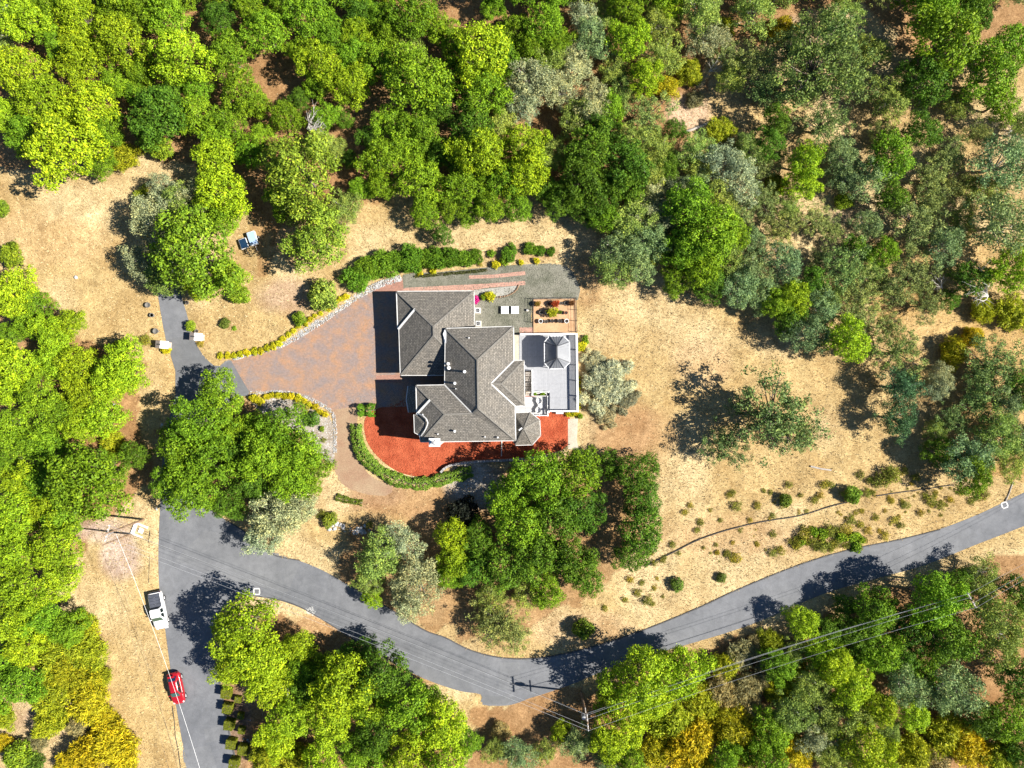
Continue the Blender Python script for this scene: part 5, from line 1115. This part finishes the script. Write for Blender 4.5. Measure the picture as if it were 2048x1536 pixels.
# --- wood below the far road
plants('''1553,1331,36,G 1605,1245,36,L 1540,1282,30,H 1670,1331,46,L 1702,1370,46,L 1618,1365,42,M 1697,1435,50,M 1722,1488,50,L 1580,1422,44,M 1540,1462,42,G 1527,1514,42,G 1645,1422,44,M 1632,1470,42,S 1592,1500,40,Y 1450,1514,36,G 1762,1514,38,L 1749,1222,50,G 1762,1305,46,G 1863,1199,60,G 1888,1275,56,D
 1812,1367,50,B 1905,1380,60,B 1985,1233,64,M 1993,1296,52,M 2035,1354,50,D 2014,1438,52,G 1888,1464,48,H 1825,1430,38,L 1930,1493,50,Y 1993,1501,50,H 1963,1153,42,M 2043,1190,42,D 1754,1409,42,L 1660,1260,34,D 1700,1260,38,D 1820,1260,44,D 1800,1320,40,D 1850,1330,40,G 1490,1500,36,H 1560,1380,38,H 1640,1300,36,L
 1590,1300,30,M 1660,1510,38,M 1820,1500,44,H 1960,1430,42,D 1690,1210,26,D 1910,1165,32,D 2040,1500,38,D 1860,1520,40,K 1505,1450,30,Y 1580,1340,30,H 1510,1290,26,K 1770,1450,34,M 1690,1530,40,M 1720,1300,34,D''')
# --- weeds on the slope above the road
wr_ = random.Random(77)
for it in '''1370,1025,8 1380,1010,7 1400,1045,9 1395,1060,7 1465,985,8 1472,1012,11 1458,990,7 1515,1010,9 1540,985,6 1527,982,6 1545,1030,7 1570,1003,14 1577,970,8 1600,990,6 1630,1000,9 1650,970,11 1660,968,8 1640,990,8 1700,990,16 1735,985,10 1745,985,7 1690,1060,14 1660,1060,13 1640,1070,9 1610,1065,16 1590,1085,13 1625,1085,12 1645,1090,14 1560,1100,10 1545,1105,9 1470,1115,12 1455,1105,8 1345,1088,8 1325,1120,7 1308,1125,7 1545,1068,8 1700,1070,9 1730,1080,7 1720,1050,9 1750,1035,8 1760,960,18 1785,945,14 1720,950,10 1740,960,9 1790,1040,10 1810,1010,9 1860,1000,12 1880,1010,10 1840,1025,8 1965,990,13 1940,1003,9 1920,985,8 1900,1000,8 1770,1070,10 1800,1050,8 1850,990,8 1870,985,7 1830,955,9 1810,940,8 1260,1160,8 1285,1165,7 1275,1185,9 1295,1200,11 1250,1200,7 1210,1215,7 1440,1040,6 1500,1040,6 1420,1020,5 1480,1060,6 1780,1000,7 1690,1090,9 1670,1085,9 1700,1040,10 1735,1060,9'''.split():
    q = [float(v) for v in it.split(',')]; plant(q[0], q[1], q[2] * 1.1, wr_.choice('ttuut'))
for _ in range(95):
    t = wr_.random(); x = 1290 + t * 620; y = 1165 - t * 195 + wr_.gauss(0, 26) - 12 * math.sin(t * 3.1)
    if not inpoly(np.array([x]), np.array([y + 6]), ROAD)[0]: plant(x, y, wr_.uniform(2.5, 6.5), wr_.choice('ttuuu'), 'tiny dry weed tuft on the slope above the road', group='tiny weeds on the slope')
for _ in range(26): plant(wr_.uniform(1585, 1735), wr_.uniform(1058, 1100) - 0, wr_.uniform(6, 12), wr_.choice('ttg'), 'weed in the leafy thicket along the upper road edge', group='weeds along the upper road edge')
plant(1354, 1169, 14, 's', 'round dark green bush beside the road edge above the bend', (0.131, 0.203, 0.029)); plant(1442, 1155, 10, 's', 'smaller round bush beside the road edge on the slope', (0.16, 0.217, 0.043)); plant(1570, 1000, 13, 's', 'round green bush on the weedy slope above the black pipe', (0.145, 0.232, 0.029)); plant(1703, 990, 18, 's', 'bright round bush at the end of the black pipe', (0.189, 0.304, 0.029))
# ------------------------------------------------------------------ garden planting
for i, (x, y, r) in enumerate([(441,711,7), (456,711,7), (469,711,7), (482,708,7), (495,705,8), (510,703,8), (522,702,7), (535,696,7.5), (547,692,7.5), (558,687,7), (566,678,6.5), (577,669,6), (587,662,6), (597,653,6), (613,648,6), (621,639,6), (630,631,5), (641,627,5), (657,619,5), (673,604,6), (682,598,7), (692,594,7)]):
    plant(x, y, r, 'y', 'yellow-green clipped shrub in the row above the white rock strip', group='shrub row above the white rocks')
for i, (x, y, r) in enumerate([(508,797,9), (520,801,10), (534,793,7), (544,791,7), (557,791,7), (570,792,7), (583,793,8), (597,796,8), (609,802,6), (620,809,6), (631,814,6.5), (640,823,6.5), (650,829,6.5)]):
    plant(x, y, r, 'y', 'yellow-green shrub in the curved row below the paver driveway', group='shrub row below the driveway')
plant(629, 616, 6, 'g', 'single small green shrub above the yellow shrub row'); plant(600, 637, 14, 's', 'glossy green bush above the yellow shrub row', (0.189, 0.319, 0.022)); plant(648, 592, 30, 's', 'large yellow-green bush with pale blossoms beside the juniper', (0.246, 0.312, 0.043)); plant(450, 647, 10, 's', 'dark little bush alone in the dry grass beside the gate pillar', (0.131, 0.189, 0.029)); plant(469, 657, 5, 'g', 'tiny green weed in dry grass beside the gate pillar')
plant(627, 838, 15, 'd', 'dark rounded bush in the pale gravel bed', (0.087, 0.189, 0.022)); plant(600, 806, 11, 't', 'wispy olive plant in the pale gravel bed'); plant(612, 818, 10, 't', 'second wispy olive plant beside the dark rounded bush'); plant(645, 858, 6, 'g', 'tiny green plant in the pale gravel bed'); plant(648, 880, 6, 't', 'tiny olive tuft near the granite path edge')
for x, y, r in [(715,558,30), (737,537,28), (770,528,32), (795,524,25), (821,519,30), (850,520,22), (872,519,25), (902,516,22), (930,519,20), (952,513,17)]:
    plant(x, y, r, 'j', 'spreading deep green juniper in the hedge behind the gravel yard', group='juniper hedge')
for x, y, r, t, lb in [(1019,507,19,'j','dark rounded juniper standing past the hedge end'), (1008,523,9,'g','small green shrub at the foot of the rounded juniper'), (992,529,9,'y','yellow-green shrub next to the rounded juniper'), (983,507,8,'g','little green shrub between hedge and rounded juniper'), (1061,498,16,'j','low juniper between dry grass and gravel yard corner'), (1082,502,11,'j','small juniper joined to the low juniper'), (1102,504,10,'j','last small juniper beside the shaded oaks'),
                       (1042,525,6,'y','tiny yellow shrub on the gravel yard edge'), (1073,522,7,'y','tiny golden shrub below the low junipers'), (867,541,7,'y','yellow shrub against the middle of the juniper hedge'), (840,544,7,'y','yellow shrub against the thick part of the juniper hedge'), (960,528,7,'u','golden tuft at the thin end of the juniper hedge')]: plant(x, y, r, t, lb)
for x, y, r, t, lb in [(980,593,11,'y','yellow-green shrub on the pale pad edge beside the garage'), (968,594,7,'g','small green shrub between pale pad and garage'), (1070,787,4,'g','green shrub in the planter box, stair side'), (1085,787,5,'g','green shrub in the planter box, deck side'), (1162,692,11,'y','bright yellow-green shrub against the deck skirt'), (1170,682,8,'g','green shrub at the deck corner beside the silvery mass'),
                       (1171,676,6,'g','tiny green shrub at the deck corner'), (1136,827,6,'y','yellow shrub under the deck end, step side'), (1145,827,6,'y','yellow shrub under the deck end, middle'), (1153,827,6,'y','yellow shrub under the deck end, corner'), (1160,832,6,'g','dark little shrub at the deck corner by the concrete walk'),
                       (333,700,9,'y','small yellow-green plant at the foot of the grass-side gate pillar'), (402,687,8,'u','golden plant at the foot of the gate pillar'), (292,679,14,'t','sparse sprawling plant on the verge behind the gate pillar'), (381,652,11,'s','leafy sapling leaning over the driveway asphalt')]:
    plant(x, y, r, t, lb, zbase=(.35 if 'planter' in lb else 0.0))
for k in range(7): plant(1158 + (k % 2), 755 + k * 10, 4, 'y', 'tiny yellow shrub in the strip between deck and silvery shrub', group='strip planting beside the deck')
plant(950.5, 600, 8, 'g', 'magenta flowering vine against the garage wall', (0.609, 0.029, 0.29))
plant(1212, 766, 54, 'v', 'great silvery grass-like shrub mass beside the deck'); plant(1192, 726, 28, 'v', 'silvery shrub at the deck side of the silver mass'); plant(1248, 792, 32, 'v', 'duller grey shrub on the meadow side of the silver mass', (0.26, 0.25, 0.15)); plant(1210, 830, 26, 'v', 'silvery shrub at the foot of the silver mass by bare dirt')
for (e, k) in POTPLANTS:
    c = {'o': (.20, .13, .02), 'r': (.30, .05, .015), 'b': (.14, .06, .02), 'y': (.30, .32, .015), 'g': (.10, .16, .02)}[k]; r = {'o': .42, 'r': .5, 'b': .4, 'y': .62, 'g': .3}[k]
    cm = PROTO['mound'][0][0]; o = bpy.data.objects.new('pot_plant', cm); COL.objects.link(o); o.parent = e; o.scale = (r / .5,) * 3; o.location = (0, 0, .3); o.color = (*c, 1)
# clipped hedges: leaf-covered shells
def hedge(name, line, wd, h, label, col, seed, spacing=.13, leaf=.10, px=True):
    r = np.random.RandomState(seed); W = [P(x, y) for x, y in smoothline(line, 5)] if px else line; L = [(W[k + 1] - W[k]).length for k in range(len(W) - 1)]; tot = sum(L)
    n = int(tot * (wd + 1.6 * h) / (spacing ** 2)); C = []; N = []
    for _ in range(n):
        t = r.uniform(0, tot); k = 0
        while k < len(L) - 1 and t > L[k]: t -= L[k]; k += 1
        d = (W[k + 1] - W[k]).normalized(); s = Vector((-d.y, d.x, 0)); p = W[k] + d * t; a = r.uniform(-.15, math.pi + .15); wob = 1 + .16 * math.sin(p.x * 2.1 + p.y * 1.3) + .1 * math.sin(p.x * 5 - p.y * 4)
        ca, sa = math.cos(a), math.sin(a); ca = math.copysign(abs(ca) ** .6, ca); sa = math.copysign(abs(sa) ** .6, sa)
        q = p + s * ca * wd / 2 * wob + Vector((0, 0, max(.04, sa * h * wob))); C.append(q[:]); N.append((s * ca + Vector((0, 0, sa)))[:])
    C = np.array(C); N = np.array(N); per = 4; C = np.repeat(C, per, 0) + r.normal(0, .06, (len(C) * per, 3)); N = np.repeat(N, per, 0); C[:, 2] = np.maximum(C[:, 2], .02)
    c0 = np.array(W[len(W) // 2][:]); T = r.normal(.5, .18, len(C))
    me = leafcards(name, C - c0, N + r.normal(0, .55, N.shape) + np.array((0, 0, .3)), leaf * r.uniform(.6, 1.3, len(C)), .55, T, r)
    e = empty(name, tuple(c0)); o = linkmesh('foliage', me, None, e); o.color = (*col, 1)
    m = MB(); m.tube([Vector(W[k]) - Vector(c0) + Vector((0, 0, h * .35)) for k in range(0, len(W), 3)] + [Vector(W[-1]) - Vector(c0) + Vector((0, 0, h * .35))], [.09] * (len(range(0, len(W), 3)) + 1), 6); m.build('stems', BARK, e)
    tag(e, label, 'hedge')
hedge('ivy_hedge', [(713,848), (714,870), (722,900), (738,922), (762,942), (790,957), (820,966), (852,966), (885,958), (922,948), (945,942)], 1.5, .7, 'curved green ivy hedge bordering the red mulch bed', (.15, .25, .03), 3)
hedge('box_hedge', [(720,820.5), (735,820), (752,820)], 1.5, 1.25, 'short clipped box hedge between driveway and red mulch', (.12, .25, .018), 4, .11, .09)
hedge('low_hedge', [(675,993), (690,998), (708,1002), (726,1005)], .7, .45, 'low green shrub strip on the bare dirt slope', (.12, .16, .02), 5)
hedge('low_hedge', [(830,553), (870,550), (920,546), (975,540)], .25, .2, 'thin dark planting strip at the gravel yard edge', (.06, .07, .02), 6)
plant(660, 1040, 15, 's', 'yellow-green bush beside the grey boulder heap', (0.217, 0.275, 0.029)); plant(647, 1030, 12, 't', 'dry olive tuft beside the grey boulder heap'); plant(740, 1050, 9, 't', 'dry tuft at the end of the boulder heap')
# clipped cube shrubs beside the road
def cube_shrub(px, py, s, h, label, group, rz):
    b = P(px, py, h); r = np.random.RandomState(int(px * 7 + py)); n = int((s * s + 4 * s * h) / (.07 ** 2)); C = []; N = []
    for _ in range(n):
        f = r.uniform(0, s * s + 4 * s * h)
        if f < s * s: C.append((r.uniform(-s / 2, s / 2), r.uniform(-s / 2, s / 2), h)); N.append((0, 0, 1))
        else:
            k = r.randint(4); u = r.uniform(-s / 2, s / 2); z = r.uniform(.05, h); dx, dy = ((1, 0), (-1, 0), (0, 1), (0, -1))[k]; C.append((dx * s / 2 + dy * u, dy * s / 2 + dx * u, z)); N.append((dx, dy, .1))
    C = np.array(C); per = 3; C = np.repeat(C, per, 0) + r.normal(0, .025, (len(C) * per, 3)); N = np.repeat(np.array(N), per, 0)
    me = leafcards('foliage', C, N + r.normal(0, .35, N.shape), .06 * r.uniform(.7, 1.3, len(C)), .55, r.normal(.5, .16, len(C)), r)
    e = empty('cube_shrub', (b.x, b.y, 0), rz); o = linkmesh('foliage', me, None, e); o.color = (.15, .175, .014, 1); MB().box((0, 0, h * .48), (s * .86, s * .86, h * .92)).build('twig_core', BARK, e); tag(e, label, 'shrub', group)
for i, (x, y) in enumerate([(450.5,1388.5), (453,1419), (456,1452), (460,1490), (466,1529)]): cube_shrub(x, y, 1.15, 1.15, 'clipped cube shrub in the row along the road edge', 'cube shrubs along the road edge', R_(-8))
for i, (x, y, s) in enumerate([(475,1400,.75), (480,1433,.75), (482,1462,.8), (484,1502,1.15)]): cube_shrub(x, y, s, s, 'clipped cube shrub in the inner row away from the road', 'cube shrubs in the inner row', R_(-8))
# ------------------------------------------------------------------ bare dead limbs
def dead_tree(px, py, h, spread, ang, seed, label, n=7, r0=.14):
    rr = random.Random(seed); b = P(px, py, h * .6); e = empty('dead_tree', (b.x, b.y, 0)); m = MB(); top = Vector((0, 0, h * .45)); m.tube([(0, 0, -.3), (.05, .03, h * .22), top], [r0 * 1.3, r0 * 1.1, r0], 7); m.build('trunk', PALEBARK, e)
    for i in range(n):
        a = ang + rr.uniform(-1.3, 1.3); q = MB(); p = top.copy(); d = Vector((math.cos(a), math.sin(a), rr.uniform(.15, .7))); L = spread * rr.uniform(.6, 1.1); pts = [p.copy()]; ra_ = [r0 * .6]
        for k in range(5):
            d = (d + Vector((rr.uniform(-.5, .5), rr.uniform(-.5, .5), rr.uniform(-.15, .25)))).normalized(); p = p + d * L / 5; pts.append(p.copy()); ra_.append(r0 * .6 * (1 - (k + 1) / 5.6))
        q.tube(pts, ra_, 5, False)
        for k in (1, 2, 3, 4):
            for _ in range(2):
                dd_ = Vector((math.cos(a + rr.uniform(-1.4, 1.4)), math.sin(a + rr.uniform(-1.4, 1.4)), rr.uniform(0, .6))); e1 = pts[k] + dd_ * L * rr.uniform(.12, .28); e2 = e1 + (dd_ + Vector((rr.uniform(-.6, .6), rr.uniform(-.6, .6), .2))) * L * .12; q.tube([pts[k], e1, e2], [r0 * .2, r0 * .12, r0 * .05], 4, False)
        q.build('branch', PALEBARK, e)
    tag(e, label, 'dead tree')
dead_tree(1985, 590, 6.0, 5.0, R_(170), 1, 'bare grey dead tree sprawled over the golden hillside scrub', 9, .17); dead_tree(1890, 575, 4.0, 2.5, R_(110), 2, 'thin bare snag leaning beside the dark hillside shadow', 4, .09)
dead_tree(610, 250, 7.5, 3.2, R_(20), 3, 'pale bare branches in the dense woodland behind the juniper hedge', 8, .12); dead_tree(1295, 510, 7.0, 2.2, R_(120), 4, 'white bare limb among oaks above the meadow', 4, .10); dead_tree(575, 1372, 6.5, 2.0, R_(250), 5, 'dark hollow with bare twigs in the grove between roads', 5, .08)
dead_tree(2035, 262, 3.5, 3.0, R_(190), 6, 'fan of grey fallen branches on the dry hillside', 6, .12); dead_tree(1495, 1400, 1.5, 1.8, R_(90), 7, 'reddish-grey dead twigs in the brown scrub', 9, .08); dead_tree(1420, 140, 3.0, 2.4, R_(60), 8, 'bare leaning limb beside the sandy clearing', 5, .08)
